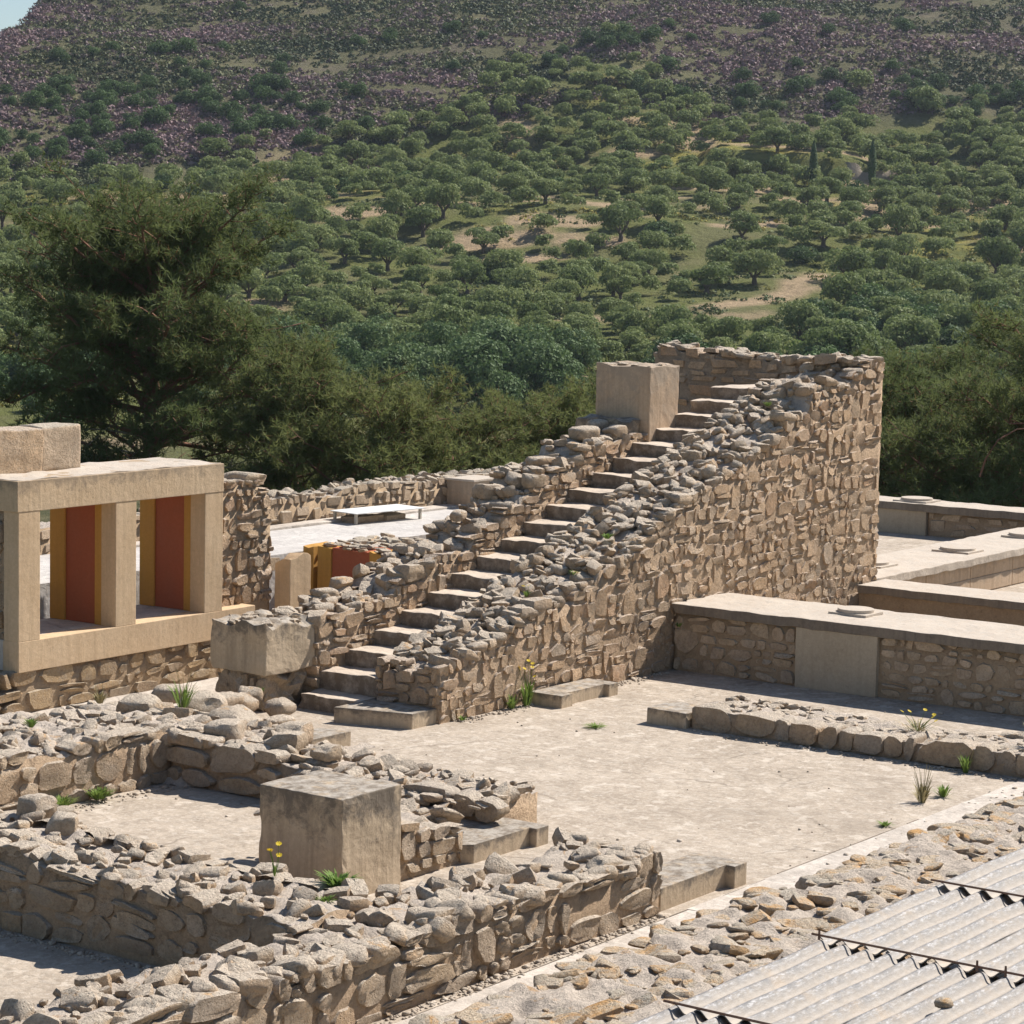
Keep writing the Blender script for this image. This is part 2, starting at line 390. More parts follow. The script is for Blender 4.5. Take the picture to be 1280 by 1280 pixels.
def bevel_mesh(V, F, off, seg=2):
    bm = bmesh.new(); vs = [bm.verts.new(v) for v in V]
    for f in F: bm.faces.new([vs[i] for i in f])
    bmesh.ops.recalc_face_normals(bm, faces=bm.faces)
    bmesh.ops.bevel(bm, geom=list(bm.edges), offset=off, segments=seg, affect='EDGES', profile=.6)
    bm.verts.index_update()
    V = np.array([v.co[:] for v in bm.verts]); F = [[v.index for v in f.verts] for f in bm.faces]; bm.free()
    return V, F
def tube(pts, rad, n=6):
    pts = np.asarray(pts, float); V = []; F = []
    for i, p in enumerate(pts):
        d = pts[min(i+1, len(pts)-1)] - pts[max(i-1, 0)]; d /= np.linalg.norm(d)+1e-9
        a = np.cross(d, (0.3, 0.2, 1) if abs(d[2]) < .9 else (1, 0, 0)); a /= np.linalg.norm(a); b = np.cross(d, a)
        for k in range(n):
            t = 2*math.pi*k/n; V.append(p + rad[i]*(math.cos(t)*a + math.sin(t)*b))
    for i in range(len(pts)-1):
        for k in range(n):
            F.append([i*n+k, i*n+(k+1) % n, (i+1)*n+(k+1) % n, (i+1)*n+k])
    return np.array(V), F

# ------------------------------------------------------------------ stones
def make_stone(seed, n, flat=False):
    """irregular rounded stone in a unit box, n quads along each face side"""
    rs = np.random.RandomState(seed)
    g = np.linspace(-1, 1, n+1); V = []; idx = {}; F = []
    def vid(p):
        k = tuple(np.round(p, 5))
        if k not in idx: idx[k] = len(V); V.append(p)
        return idx[k]
    for ax in range(3):
        for s in (-1, 1):
            for i in range(n):
                for j in range(n):
                    q = []
                    for a, b_ in ((i, j), (i+1, j), (i+1, j+1), (i, j+1)):
                        p = [0, 0, 0]; p[ax] = s; p[(ax+1) % 3] = g[a]; p[(ax+2) % 3] = g[b_]; q.append(vid(p))
                    F.append(q if s > 0 else q[::-1])
    V = np.array(V, float)
    pw = rs.uniform(3.2, 7)
    r = (np.abs(V)**pw).sum(1)**(1/pw); V = V/r[:, None]
    # tapered, sheared outline
    V[:, 0] *= 1 + rs.uniform(-.16, .16)*V[:, 2]; V[:, 2] *= 1 + rs.uniform(-.16, .16)*V[:, 0]
    V[:, 0] += rs.uniform(-.12, .12)*V[:, 2]; V[:, 2] += rs.uniform(-.10, .10)*V[:, 0]
    # one or two knocked-off corners
    for _ in range(rs.randint(2, 5)):
        d = rs.normal(size=3); d /= np.linalg.norm(d); t = V@d; c = rs.uniform(.72, 1.05)
        V -= np.outer(np.maximum(t-c, 0), d)*1.0
    V += fnoise(V*1.9 + seed*3.7, 3)*(.085 if n > 2 else .06)
    return V*.5, np.array(F)
STONES = {}
for n_, q_, cnt in ((2, 2, 18), (4, 3, 18), (6, 5, 12)):
    STONES[n_] = [make_stone(100*n_+i, q_) for i in range(cnt)]
def make_face_stone(seed, g):
    """walled-in stone: rough front (towards +y) and sides, open back; fills its place in the course with a chipped outline"""
    rs = np.random.RandomState(seed); m = len(g); g = np.array(g, float)
    k = [rs.uniform(-.09, .09, 4), rs.uniform(-.10, .10, 4)]
    cut = rs.uniform(.2, .95, 4)
    def warp(x, z, shrink=1.0):
        # random quadrilateral with cut corners
        q = np.array([(1-x)*(1-z), (1+x)*(1-z), (1+x)*(1+z), (1-x)*(1+z)])/4
        X = x + (q*k[0]).sum()*2; Z = z + (q*k[1]).sum()*2
        for i, (sx, sz) in enumerate(((-1, -1), (1, -1), (1, 1), (-1, 1))):
            t = x*sx + z*sz - (2-cut[i])
            if t > 0: X -= sx*t*.5; Z -= sz*t*.5
        return X*shrink, Z*shrink
    V = []; F = []
    for i in range(m):
        for j in range(m):
            e = max(abs(g[i]), abs(g[j])); ring = e > .99
            X, Z = warp(g[i], g[j]); y = .5 - (.15 + .10*rs.random() if ring else 0) - (.05*rs.random()) - (.10 if ring and abs(g[i]) > .99 and abs(g[j]) > .99 else 0)
            V.append([X*.5, y, Z*.5])
    V = np.array(V); N = fnoise(V*np.array([4, 0, 4]) + seed*3.1, 3); V[:, 1] += N[:, 1]*.10 + rs.uniform(-.1, .1)*V[:, 0] + rs.uniform(-.1, .1)*V[:, 2]; V[:, 0] += N[:, 0]*.03; V[:, 2] += N[:, 2]*.03
    V = V.tolist()
    for i in range(m-1):
        for j in range(m-1): F.append([i*m+j, i*m+j+1, (i+1)*m+j+1, (i+1)*m+j])
    per = [(i, 0) for i in range(m)] + [(m-1, j) for j in range(1, m)] + [(i, m-1) for i in range(m-2, -1, -1)] + [(0, j) for j in range(m-2, 0, -1)]
    b0 = len(V)
    for i, j in per: V.append([V[i*m+j][0]*.97, -.5, V[i*m+j][2]*.97])
    for a in range(len(per)):
        c = (a+1) % len(per); p, q = per[a][0]*m+per[a][1], per[c][0]*m+per[c][1]; F.append([p, q, b0+c, b0+a])
    return np.array(V), np.array(F)
for n_, g_, cnt in ((12, (-1, -.78, .78, 1), 22), (14, (-1, -.84, 0, .84, 1), 20), (16, (-1, -.88, -.45, .05, .5, .9, 1), 18)):
    STONES[n_] = [make_face_stone(700*n_+i, g_) for i in range(cnt)]
_stone_me = {}
def stone_mesh(n, i, mat):
    k = (n, i, mat.name)
    if k not in _stone_me:
        V, F = STONES[n][i]; _stone_me[k] = raw_mesh('stone', V, F, mat, True); _stone_me[k].set_sharp_from_angle(angle=math.radians(42))
    return _stone_me[k]

class Pile:
    """collects the stones of one thing; the 300 that show largest become parts, the rest one stuff part"""
    def __init__(s): s.a = []
    def add(s, n, pos, size, R, mat):
        s.a.append((n, random.randrange(len(STONES[n])), np.array(pos, float), np.array(size, float), R, mat))
    def finish(s, th, limit=300, name='stone', proto=None):
        def key(e):
            d = np.linalg.norm(e[2]-CP); z = sorted(e[3]); return -(z[1]*z[2])/d/d
        s.a.sort(key=key); loc = np.array(th.location)
        for n, i, p, sz, R, mat in s.a[:limit]:
            o = bpy.data.objects.new(name, stone_mesh(n, i, M[mat])); COL.objects.link(o); o.parent = th
            m4 = np.eye(4); m4[:3, :3] = R@np.diag(sz); m4[:3, 3] = p-loc
            o.matrix_basis = Matrix(m4.tolist())
        rest = s.a[limit:]
        if rest:
            Vs, Fs, MI, k = [], [], [], 0; names = sorted({e[5] for e in rest})
            for n, i, p, sz, R, mat in rest:
                V, F = STONES[n][i]; Vs.append((V*sz)@R.T + p - loc); Fs.append(F+k); k += len(V); MI += [names.index(mat)]*len(F)
            me = raw_mesh('small_stones', np.concatenate(Vs), np.concatenate(Fs), None, True, MI, [M[x] for x in names]); me.set_sharp_from_angle(angle=math.radians(42))
            tag(part('small_stones', me, th), kind='stuff')
def rotm(ax, t):
    ax = np.asarray(ax, float); ax /= np.linalg.norm(ax); K = np.array([[0, -ax[2], ax[1]], [ax[2], 0, -ax[0]], [-ax[1], ax[0], 0]])
    return np.eye(3) + math.sin(t)*K + (1-math.cos(t))*K@K

def lay_courses(pile, p0, u, nrm, L, top, z0=0.0, w=.2, h=.15, mat='tower_stone', n=2, proud=.03, jit=.07, depth=.22, waves=.03, gap=.018, seed=1, skip=None, widen=None, topn=None, topmat=None):
    """courses of stones on the face that starts at p0, runs along u for L and looks along nrm"""
    rs = random.Random(seed); u = np.array(u, float); nrm = np.array(nrm, float); up = np.array([0, 0, 1.0])
    B = np.stack([u, nrm, up], 1)
    z = z0; row = 0; tall = []
    zmax = max(top(t*L/60) for t in range(61))
    while z < zmax:
        hh = h*rs.choice([.62, .8, .95, 1.0, 1.15, 1.35])
        x = -rs.uniform(0, w*.6); nxt = []
        while x < L:
            ww = w*rs.choice([.42, .55, .7, .85, 1.0, 1.0, 1.2, 1.5, 1.9])
            hit = [t for t in tall if x < t[1]-.01 and x+ww > t[0]+.01]
            if hit:
                t = min(hit)
                if t[0]-x > w*.35: ww = t[0]-x
                else: x = t[1]; continue
            if widen: ww *= widen(x)
            a, b_ = max(x, 0), min(x+ww, L); x += ww
            if b_-a < w*.28: continue
            c = (a+b_)/2
            wv = waves*math.sin(c*1.7+seed) + waves*.6*math.sin(c*3.9+row*1.3)
            tz = top(c)
            if z+wv > tz - h*.35: continue
            hs = min(hh, tz-z-wv+h*.2)
            pieces = [(z+wv, hs)]
            if rs.random() < .13 and ww > w*.7 and z+wv+hh*1.9 < tz: hs = hh*1.85; pieces = [(z+wv, hs)]; nxt.append((a, b_, z+wv+hs)); big = True
            else: big = False
            if big: pass
            elif hh > h*1.1 and ww < w and rs.random() < .35: pieces = [(z+wv, hs*.5), (z+wv+hs*.5, hs*.5)]
            elif ww > w*1.1 and rs.random() < .2: pieces = [(z+wv, hs*.62), (z+wv+hs*.62, hs*.38)]
            for zz, hp in pieces:
                if skip and skip(c, zz+hp/2): continue
                R = B@rotm((0, 1, 0), rs.uniform(-jit, jit))@rotm((0, 0, 1), rs.uniform(-.05, .05))@rotm((1, 0, 0), rs.uniform(-.05, .05))
                if rs.random() < .5: R = R@np.diag([1, 1, -1])@np.diag([-1, 1, 1])
                dp = depth*rs.uniform(.8, 1.1)
                pr = proud*rs.uniform(-.1, 1.25)
                p = np.array(p0) + u*c + up*(zz+hp/2) + nrm*(pr-dp/2)
                pile.add(n+10, p, (b_-a-gap*rs.uniform(.4, 1.6), dp, hp-gap*rs.uniform(.3, 1.5)), R, mat)
        z += hh; row += 1; tall = nxt

def strew(pile, cnt, fn, smin, smax, mat, n=2, flat=.55, seed=1, sink=.35, tilt=.35):
    cnt = int(cnt*1.25); smax = smax*.78; smin = smin*.75; sink = sink+.17
    """loose and half-bedded stones on a wall head; fn(rs) -> (x, y, z)"""
    rs = random.Random(seed)
    for _ in range(cnt):
        p = fn(rs)
        if p is None: continue
        s = smin + (smax-smin)*rs.random()**1.6
        sz = (s*rs.uniform(.9, 1.4), s*rs.uniform(.7, 1.1), s*rs.uniform(flat*.7, flat*1.3))
        R = rotm((0, 0, 1), rs.uniform(0, 6.28))@rotm((1, 0, 0), rs.gauss(0, tilt))@rotm((0, 1, 0), rs.gauss(0, tilt))
        pile.add(n, (p[0], p[1], p[2]+sz[2]*(.5-sink)), sz, R, mat)

def core(th, prof, y0, y1, axis='x', z0=-.05, inset=.013, mat='mortar', topmat='mortar_top', amp=.04, step=.06, name='rubble_core', ny=12, seed=3, back=None):
    """solid mortar heart: prof(t)->(tmin..tmax sampled), runs along axis, thick y0..y1; back(t): top at far side"""
    t0, t1, f = prof
    ts = np.linspace(t0+inset, t1-inset, max(3, int((t1-t0)/step)))
    ys = np.linspace(y0+inset, y1-inset, ny)
    V = []
    for t in ts:
        a = f(t); b_ = back(t) if back else a
        V.append((t, ys[0], z0))
        zs = [a + (b_-a)*i/(ny-1) for i in range(ny)]
        V.append((t, ys[0], zs[0]*.5+z0*.5))
        for y, z in zip(ys, zs): V.append((t, y, z))
        V.append((t, ys[-1], zs[-1]*.5+z0*.5)); V.append((t, ys[-1], z0))
    V = np.array(V, float); m = ny+4
    N = fbm(V*6.5 + seed, 4)
    for r in range(len(ts)):
        for c in range(m):
            i = r*m+c
            if 2 <= c < m-2: V[i, 2] += amp*N[i]
            elif c in (1, m-2): V[i, 1] += amp*.25*abs(N[i])*(1 if c == 1 else -1)
    F = []; MI = []
    for r in range(len(ts)-1):
        for c in range(m-1):
            F.append([r*m+c, r*m+c+1, (r+1)*m+c+1, (r+1)*m+c]); MI.append(1 if 2 <= c < m-3 else 0)
    F.append(list(range(m))[::-1]); MI.append(0)
    F.append([(len(ts)-1)*m+c for c in range(m)]); MI.append(0)
    if axis == 'y':
        V = V[:, [1, 0, 2]]; F = [f_[::-1] for f_ in F]
    return world_part(name, V, F, None, th, smooth=True, mi=MI, mats=[M[mat], M[topmat]])
def lerp_prof(pts):
    xs = [p[0] for p in pts]; zs = [p[1] for p in pts]
    return lambda t: float(np.interp(t, xs, zs))

# ------------------------------------------------------------------ ground inside the ruins
def sheet(name, poly, z, mat, label=None):
    V, F = prism(poly, z-.3, z)
    o = part(name, raw_mesh(name, V, F, M[mat])); return tag(o, label, kind='structure')
sheet('courtyard_floor', [(7, 2), (34.5, 2), (47, 2), (47, 26), (21, 26), (16, 17.0), (7, 17)], 0.0, 'floor')
sheet('passage_floor', [(19.4, 19.6), (26.5, 19.9), (26.5, 21.45), (17.5, 21.45)], 0.006, 'floor_smooth')
# pavement strip with a tooled joint beside the rubble
V, F = rough_box(12.6, 18.0, 10.35, 10.84, -.02, .006, bev=.003, cut=.4, amp=.001)
V2, F2 = rough_box(18.0, 25.5, 10.3, 10.86, -.02, .010, bev=.004, cut=.4, amp=.001)
V3, F3 = merge([(V, F), (V2, F2)])
tag(part('pavement_strip', raw_mesh('pavement_strip', V3, F3, M['floor_smooth'])), kind='structure')

TW, LW = 17.37, 19.2          # faces of the two stair walls
# ------------------------------------------------------------------ high stair wall (right of the flight)
tp = [(23.1, .66), (23.6, .70), (24.4, .90), (24.8, 1.12), (25.9, 1.16), (26.0, 1.33), (26.4, 1.33), (26.45, 1.5), (27.0, 1.52), (27.5, 1.82), (28.2, 2.12), (28.8, 2.28), (29.3, 2.43),
      (29.9, 2.58), (30.75, 2.92), (31.25, 3.18), (31.7, 3.22), (31.85, 3.56), (32.9, 3.58), (33.1, 3.74), (33.3, 3.9), (34.0, 3.93)]
tower_top = lerp_prof(tp)
T_X1 = 34.0
w = thing('stair_wall', (23.15, TW, 0), 'tall buff rubble wall rising beside the right side of the stairs to a high square end', 'wall')
def tback(t):
    s = .61+.344*(t-23.7)
    return min(max(s+.06, .5), 3.55) if t < 31.8 else max(3.5, min(tower_top(t), 3.75))
core(w, (23.15, T_X1, lambda t: tower_top(t)-.05), TW, 18.3, back=lambda t: tback(t)-.02, seed=5, amp=.04)
pl = Pile()
notch = lambda c, z: abs(c-(24.75-23.15)) < .05 and z < .95
lay_courses(pl, (23.15, TW, 0), (1, 0, 0), (0, -1, 0), T_X1-23.15, lambda t: tower_top(23.15+t), w=.225, h=.15, n=4, mat='tower_stone', seed=11, jit=.07, waves=.06, skip=notch,
            widen=lambda x: 1.5 if x > 10.2 else 1.0, proud=.016, gap=.008)
# end towards the viewer, standing on the bottom slab
lay_courses(pl, (23.14, 18.32, .16), (0, -1, 0), (-1, 0, 0), .95, lambda t: .52, w=.19, h=.14, mat='tower_stone', seed=12, n=4)
# far end of the tower
lay_courses(pl, (T_X1, TW, 0), (0, 1, 0), (1, 0, 0), 1.0, lambda t: 3.9, w=.35, h=.2, mat='tower_stone', seed=13, proud=.05)
# face towards the stairs
lay_courses(pl, (31.6, 18.32, 3.1), (1, 0, 0), (0, 1, 0), 1.8, lambda t: .55, w=.22, h=.14, mat='tower_stone', seed=14)
def ontop(rs):
    x = rs.uniform(23.2, 32.9); y = rs.uniform(TW+.05, 18.28); f = (y-TW)/.93
    return (x, y, tower_top(x)*(1-f)+tback(x)*f)
strew(pl, 430, ontop, .09, .30, 'low_stone', n=4, seed=21, flat=.6)
def edge_(rs):
    x = rs.uniform(23.2, 33.4); return (x, TW+.06+rs.random()*.1, tower_top(x)-.01)
strew(pl, 90, edge_, .16, .36, 'low_stone', n=4, seed=22, flat=.55, tilt=.15)
def inner_(rs):
    x = rs.uniform(23.3, 31.5); return (x, 18.22+rs.random()*.14, tback(x)+.0)
strew(pl, 100, inner_, .14, .32, 'low_stone', n=4, seed=23, flat=.6, tilt=.2)
strew(pl, 60, lambda rs: (lambda x, y: (x, y, tower_top(x)*(1-(y-TW)/.93)+tback(x)*(y-TW)/.93+.02))(rs.uniform(31.5, 33.4), rs.uniform(TW+.3, 18.3)), .12, .36, 'low_stone', n=4, seed=27, flat=.6)
def head_(rs):
    x = rs.uniform(33.0, 34.0); return (x, rs.uniform(TW+.05, 18.3), 3.93)
strew(pl, 26, head_, .14, .34, 'low_stone', n=4, seed=24, flat=.5, tilt=.15)
for X_, Z_ in ((24.95, 1.08), (25.2, 1.15), (28.5, 2.2), (31.2, 3.16), (32.4, 3.62)):
    pl.add(4, (X_, TW+.10, Z_+.03), (.46, .26, .15), rotm((0, 1, 0), random.uniform(-.12, .12)), 'low_stone')
pl.finish(w)

# ------------------------------------------------------------------ cross wall closing the top of the stairs
w = thing('cross_wall', (33.45, 19.5, 0), 'shaded rubble wall across the head of the stairs behind the tan pillar', 'wall')
ctop = lerp_prof([(18.2, 3.9), (19.2, 3.9), (19.8, 3.97), (20.4, 3.97), (21.0, 4.02), (21.1, 3.8)])
core(w, (18.3, 21.1, lambda t: ctop(t)-.06), 33.5, 34.0, axis='y', mat='mortar')
pl = Pile()
lay_courses(pl, (33.5, 18.2, 2.6), (0, 1, 0), (-1, 0, 0), 2.9, lambda t: ctop(18.2+t)-2.6, w=.36, h=.17, mat='tower_stone', seed=31, proud=.015, gap=.012)
lay_courses(pl, (34.0, 18.2, 0), (0, 1, 0), (1, 0, 0), 2.9, lambda t: ctop(18.2+t), w=.4, h=.22, mat='tower_stone', seed=32)
lay_courses(pl, (33.5, 21.1, 0), (1, 0, 0), (0, 1, 0), .5, lambda t: 3.9, w=.3, h=.22, mat='tower_stone', seed=34)
strew(pl, 60, lambda rs: (rs.uniform(33.5, 34.0), *(lambda y: (y, ctop(y)-.02))(rs.uniform(18.2, 21.1))), .12, .32, 'low_stone', n=4, seed=33, flat=.5, tilt=.15)
pl.finish(w)

# ------------------------------------------------------------------ stairs
st = thing('staircase', (22.9, 18.7, 0), 'worn pale stone steps climbing between two rubble walls', 'stairs')
xs = [22.86, 23.2] + [23.7+.525*k for k in range(17)]; zs = [.19, .42] + [.61+.1805*k for k in range(17)]
for k in range(19):
    x1 = (xs[k+1] if k < 18 else 33.5) + .06
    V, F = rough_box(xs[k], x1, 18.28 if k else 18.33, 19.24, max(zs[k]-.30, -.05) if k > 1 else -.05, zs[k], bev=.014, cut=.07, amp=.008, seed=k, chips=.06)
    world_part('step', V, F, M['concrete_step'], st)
V, F = prism([(22.44, 18.36), (22.70, 17.42), (23.20, 17.42), (23.20, 18.36)], -.04, .182); V, F = bevel_mesh(V, F, .012)
world_part('bottom_slab', V, F, M['concrete'], st)

# ------------------------------------------------------------------ low stair wall (left of the flight)
w = thing('stair_wall', (23.2, 19.55, 0), 'lower rubble wall with a stepped broken top on the left side of the stairs', 'wall')
lt = [(23.12, 1.02), (23.9, 1.12), (24.6, 1.2), (24.75, 1.4), (25.3, 1.47), (25.4, 1.6), (26.2, 1.66), (26.35, 1.86), (26.85, 1.92), (26.95, 2.09), (27.3, 2.1), (27.35, 2.26), (27.6, 2.27), (27.7, 2.5), (28.35, 2.54), (28.7, 2.63), (28.8, 2.82), (29.3, 2.86), (30.2, 2.9), (30.4, 2.9)]
ltop = lerp_prof(lt)
core(w, (23.15, 30.4, lambda t: ltop(t)-.05), LW, 19.95, back=lambda t: ltop(t)-.08, seed=8)
pl = Pile()
lay_courses(pl, (23.1, LW, .2), (1, 0, 0), (0, -1, 0), 7.3, lambda t: ltop(23.1+t)-.2, w=.2, h=.14, mat='tower_stone', n=4, seed=41, jit=.08,
            skip=lambda c, z: z+.2 < .42+.344*(c+23.1-23.4)-.25)
lay_courses(pl, (23.1, 19.98, 0), (1, 0, 0), (0, 1, 0), 7.3, lambda t: ltop(23.1+t)-.05, w=.3, h=.2, mat='tower_stone', n=2, seed=43)
strew(pl, 230, lambda rs: (lambda x: (x, rs.uniform(LW+.05, 19.95), ltop(x)-.02))(rs.uniform(23.2, 30.1)), .12, .34, 'low_stone', n=4, seed=42, flat=.6, tilt=.25)
for x, y, z, s in ((24.05, 19.85, 1.18, .34), (24.45, 19.9, 1.28, .30), (25.0, 19.3, 1.42, .42), (26.45, 19.6, 2.0, .28), (28.3, 19.6, 2.56, .4), (29.2, 19.5, 2.93, .42), (29.75, 19.35, 2.95, .33), (27.3, 19.75, 2.25, .38), (29.9, 19.75, 3.0, .35)):
    pl.add(6, (x, y, z), (s, s*.75, s*.5), rotm((0, 0, 1), random.uniform(-.5, .5)), 'low_stone')
pl.finish(w)

# ------------------------------------------------------------------ pillar near the top, pedestal at the foot
w = thing('pillar', (30.7, 19.7, 2.6), 'smooth tan plastered square pillar standing beside the upper steps', 'pillar')
V, F = rough_box(30.35, 31.12, 19.16, 20.08, 2.45, 3.86, bev=.012, cut=.09, amp=.005, seed=4, chips=.02, ragged=.06)
world_part('shaft', V, F, M['pillar'], w)
V, F = rough_box(30.02, 30.36, 19.3, 20.2, 2.3, 3.10, bev=.03, cut=.12, amp=.02, seed=5, ragged=.05)
world_part('footing', V, F, M['concrete'], w)
pl = Pile(); strew(pl, 30, lambda rs: (rs.uniform(30.38, 31.05), rs.uniform(19.22, 20.0), 3.84), .08, .22, 'low_stone', n=2, seed=44, flat=.3, tilt=.12); pl.finish(w)

w = thing('pedestal', (22.7, 19.7, 0), 'square weathered stone block set on a crumbling base at the foot of the stairs', 'pedestal')
V, F = rough_box(22.26, 23.15, 19.25, 20.11, .455, 1.06, bev=.015, cut=.06, amp=.006, seed=6, chips=.03, ragged=.09)
world_part('block', V, F, M['concrete'], w)
V, F = rough_box(22.36, 23.10, 19.36, 20.08, -.05, .46, bev=.03, cut=.06, amp=.05, seed=9)
world_part('base', V, F, M['low_stone'], w)
pl = Pile(); strew(pl, 34, lambda rs: (rs.uniform(22.3, 23.1), rs.uniform(19.3, 20.05), 1.04), .07, .2, 'low_stone', n=2, seed=45, flat=.4, tilt=.15)
lay_courses(pl, (22.34, 20.05, 0), (0, -1, 0), (-1, 0, 0), .72, lambda t: .45, w=.2, h=.26, mat='low_stone', n=4, seed=46, proud=.0)
pl.finish(w)

# ------------------------------------------------------------------ window wall
WY = 21.3
w = thing('window_wall', (22.0, 21.9, 0), 'stone wall with a two-light window framed in tan beams and painted ochre and red inside', 'wall')
def box_part(name, b, mat, parent=w, bev=.008, cut=.3, amp=.0006, seed=0):
    V, F = rough_box(*b, bev=bev, cut=cut, amp=amp, seed=seed); return world_part(name, V, F, M[mat] if isinstance(mat, str) else mat, parent)
box_part('sill_beam', (20.31, 24.42, WY, WY+.26, .50, .86), 'timber_plaster')
box_part('lintel_beam', (20.29, 23.80, WY-.004, 22.44, 2.362, 2.72), 'lintel', cut=.3, amp=.0008)
V, F = rough_box(20.33, 23.78, WY+.03, 22.40, 2.715, 2.728, bev=.003, cut=.12, amp=.006); world_part('lintel_top_crust', V, F, M['concrete_cap'], w)
for a, b_ in ((20.31, 20.65), (21.89, 22.24), (23.46, 23.795)):
    box_part('post', (a, b_, WY+.002, WY+.245, .858, 2.364), 'timber_plaster')
    f = thing  # piers run back through the thickness of the wall: ochre post, red panel, ochre post
    if a < 21:
        box_part('pier_core', (a+.05, b_-.004, WY+.245, 22.42, .858, 2.362), 'mortar'); continue
    box_part('ochre_post', (a+.004, b_-.004, WY+.245, WY+.36, .858, 2.362), 'yellow')
    box_part('red_panel', (a+.03, b_-.03, WY+.36, 22.17, .858, 2.362), 'red')
    box_part('ochre_post', (a+.004, b_-.004, 22.17, 22.42, .858, 2.362), 'yellow')
box_part('inner_sill', (20.33, 23.78, WY+.26, 22.42, .5, .857), 'floor_smooth')
core(w, (20.34, 24.4, lambda t: .5), WY+.04, 22.4, mat='mortar_pale', topmat='mortar_pale', amp=.01)
pl = Pile()
lay_courses(pl, (19.3, WY+.03, 0), (1, 0, 0), (0, -1, 0), 5.1, lambda t: .49, w=.34, h=.2, mat='warm_stone', n=4, seed=51, proud=.012, gap=.03)
lay_courses(pl, (20.345, 23.6, 0), (0, -1, 0), (-1, 0, 0), 2.04, lambda t: 2.4, w=.26, h=.2, mat='warm_stone', n=4, seed=52, proud=.03)
pl.finish(w)
core(w, (22.3, 23.6, lambda t: 2.35), 20.42, 20.66, axis='y', mat='mortar', name='jamb_core')

pb = thing('stone_block', (21.2, 22.3, 2.72), 'rough squared stone block lying on the left end of the window lintel', 'block')
V, F = rough_box(20.35, 21.36, 21.98, 22.42, 2.715, 3.245, bev=.025, cut=.05, amp=.007, seed=12)
world_part('weathered_face', V, F, M['tower_stone'], pb, smooth=True)
V, F = rough_box(21.37, 22.02, 22.02, 22.44, 2.715, 3.255, bev=.03, cut=.05, amp=.006, seed=13)
world_part('dressed_face', V, F, M['pale_stone'], pb, smooth=True)

# wall stub to the right of the window
w = thing('wall_stub', (24.4, 21.9, .8), 'ragged rubble wall stub joined to the right end of the window frame', 'wall')
stop = lerp_prof([(23.8, 2.46), (24.6, 2.44), (24.85, 2.36), (25.0, 2.2)])
core(w, (23.8, 24.98, lambda t: stop(t)-.05), 21.52, 22.4, seed=4, mat='mortar_pale', topmat='mortar_pale')
pl = Pile()
lay_courses(pl, (23.8, 21.52, .85), (1, 0, 0), (0, -1, 0), 1.18, lambda t: stop(23.8+t)-.85, w=.165, h=.145, mat='tower_stone', n=4, seed=61, proud=.035, jit=.15, gap=.03)
lay_courses(pl, (24.98, 21.5, .85), (0, 1, 0), (1, 0, 0), .9, lambda t: 1.3, w=.22, h=.16, mat='tower_stone', n=4, seed=62)
strew(pl, 34, lambda rs: (lambda x: (x, rs.uniform(21.55, 22.4), stop(x)-.02))(rs.uniform(23.8, 24.95)), .12, .3, 'pale_stone', n=4, seed=63, flat=.3, tilt=.1)
pl.add(6, (24.72, 21.75, 2.44), (.62, .5, .16), rotm((0, 1, 0), .12), 'pale_stone')
pl.finish(w)

# broken second window: post, pier with painted reveal
w = thing('broken_post', (25.3, 21.4, .7), 'broken tan post standing alone between the wall stub and the painted pier', 'post')
V, F = rough_box(25.1, 25.52, WY, WY+.26, .3, 1.40, bev=.01, cut=.06, amp=.003, ragged=.10, seed=3)
world_part('shaft', V, F, M['timber_plaster'], w)
w = thing('painted_pier', (27.1, 21.8, .5), 'broken wall pier painted ochre and red in front of the white terrace', 'pier')
for nm, a, b_, mt in (('ochre_post', 21.3, 21.50, 'yellow'), ('red_panel', 21.5, 22.18, 'red'), ('ochre_post', 22.18, 22.42, 'yellow'), ('ochre_post', 22.5, 22.68, 'yellow')):
    V, F = rough_box(27.0 if 'red' not in nm else 27.03, 27.5, a, b_, .2, 1.31, bev=.005, cut=.06, amp=.002, ragged=.05, seed=int(a*10)); world_part(nm, V, F, M[mt], w)
pl = Pile(); strew(pl, 60, lambda rs: (rs.uniform(27.0, 28.6), rs.uniform(21.3, 22.5), 1.31), .10, .3, 'pale_stone', n=2, seed=64, flat=.3, tilt=.12)
lay_courses(pl, (25.5, 22.75, .3), (1, 0, 0), (0, -1, 0), 1.6, lambda t: .9, w=.3, h=.2, mat='pale_stone', n=2, seed=65)
pl.finish(w)
core(w, (27.5, 28.8, lambda t: 1.27), 21.3, 22.5, mat='mortar_pale', seed=9, name='pier_core')

# ------------------------------------------------------------------ white terrace
def terr_poly(): return [(18.0, 22.9), (25.6, 22.9), (25.6, 22.72), (35.6, 22.72), (35.6, 24.95), (18.0, 24.95)]
V, F = prism(terr_poly(), -.1, 1.2)
tag(part('terrace_floor', raw_mesh('terrace_floor', V, F, M['terrace'])), kind='structure')
V, F = rough_box(24.5, 40, 24.62, 24.93, 1.19, 1.235, bev=.01, cut=.5, amp=.004)
tag(part('terrace_kerb', raw_mesh('terrace_kerb', V, F, M['floor_smooth'])), kind='structure')
w = thing('terrace_wall', (31, 25.1, 1.2), 'low rubble wall running along the back of the white terrace', 'wall')
ttop = lerp_prof([(24, 1.58), (29, 1.60), (29.8, 1.64), (30.4, 1.6), (31, 1.69), (32.4, 1.67), (33.6, 1.66), (38, 1.6)])
core(w, (24, 38, lambda t: ttop(t)-.04), 24.95, 25.5, z0=0, seed=10, mat='mortar_pale')
pl = Pile()
lay_courses(pl, (24, 24.95, 1.18), (1, 0, 0), (0, -1, 0), 14, lambda t: ttop(24+t)-1.18, w=.22, h=.16, mat='pale_stone', n=2, seed=71, proud=.02)
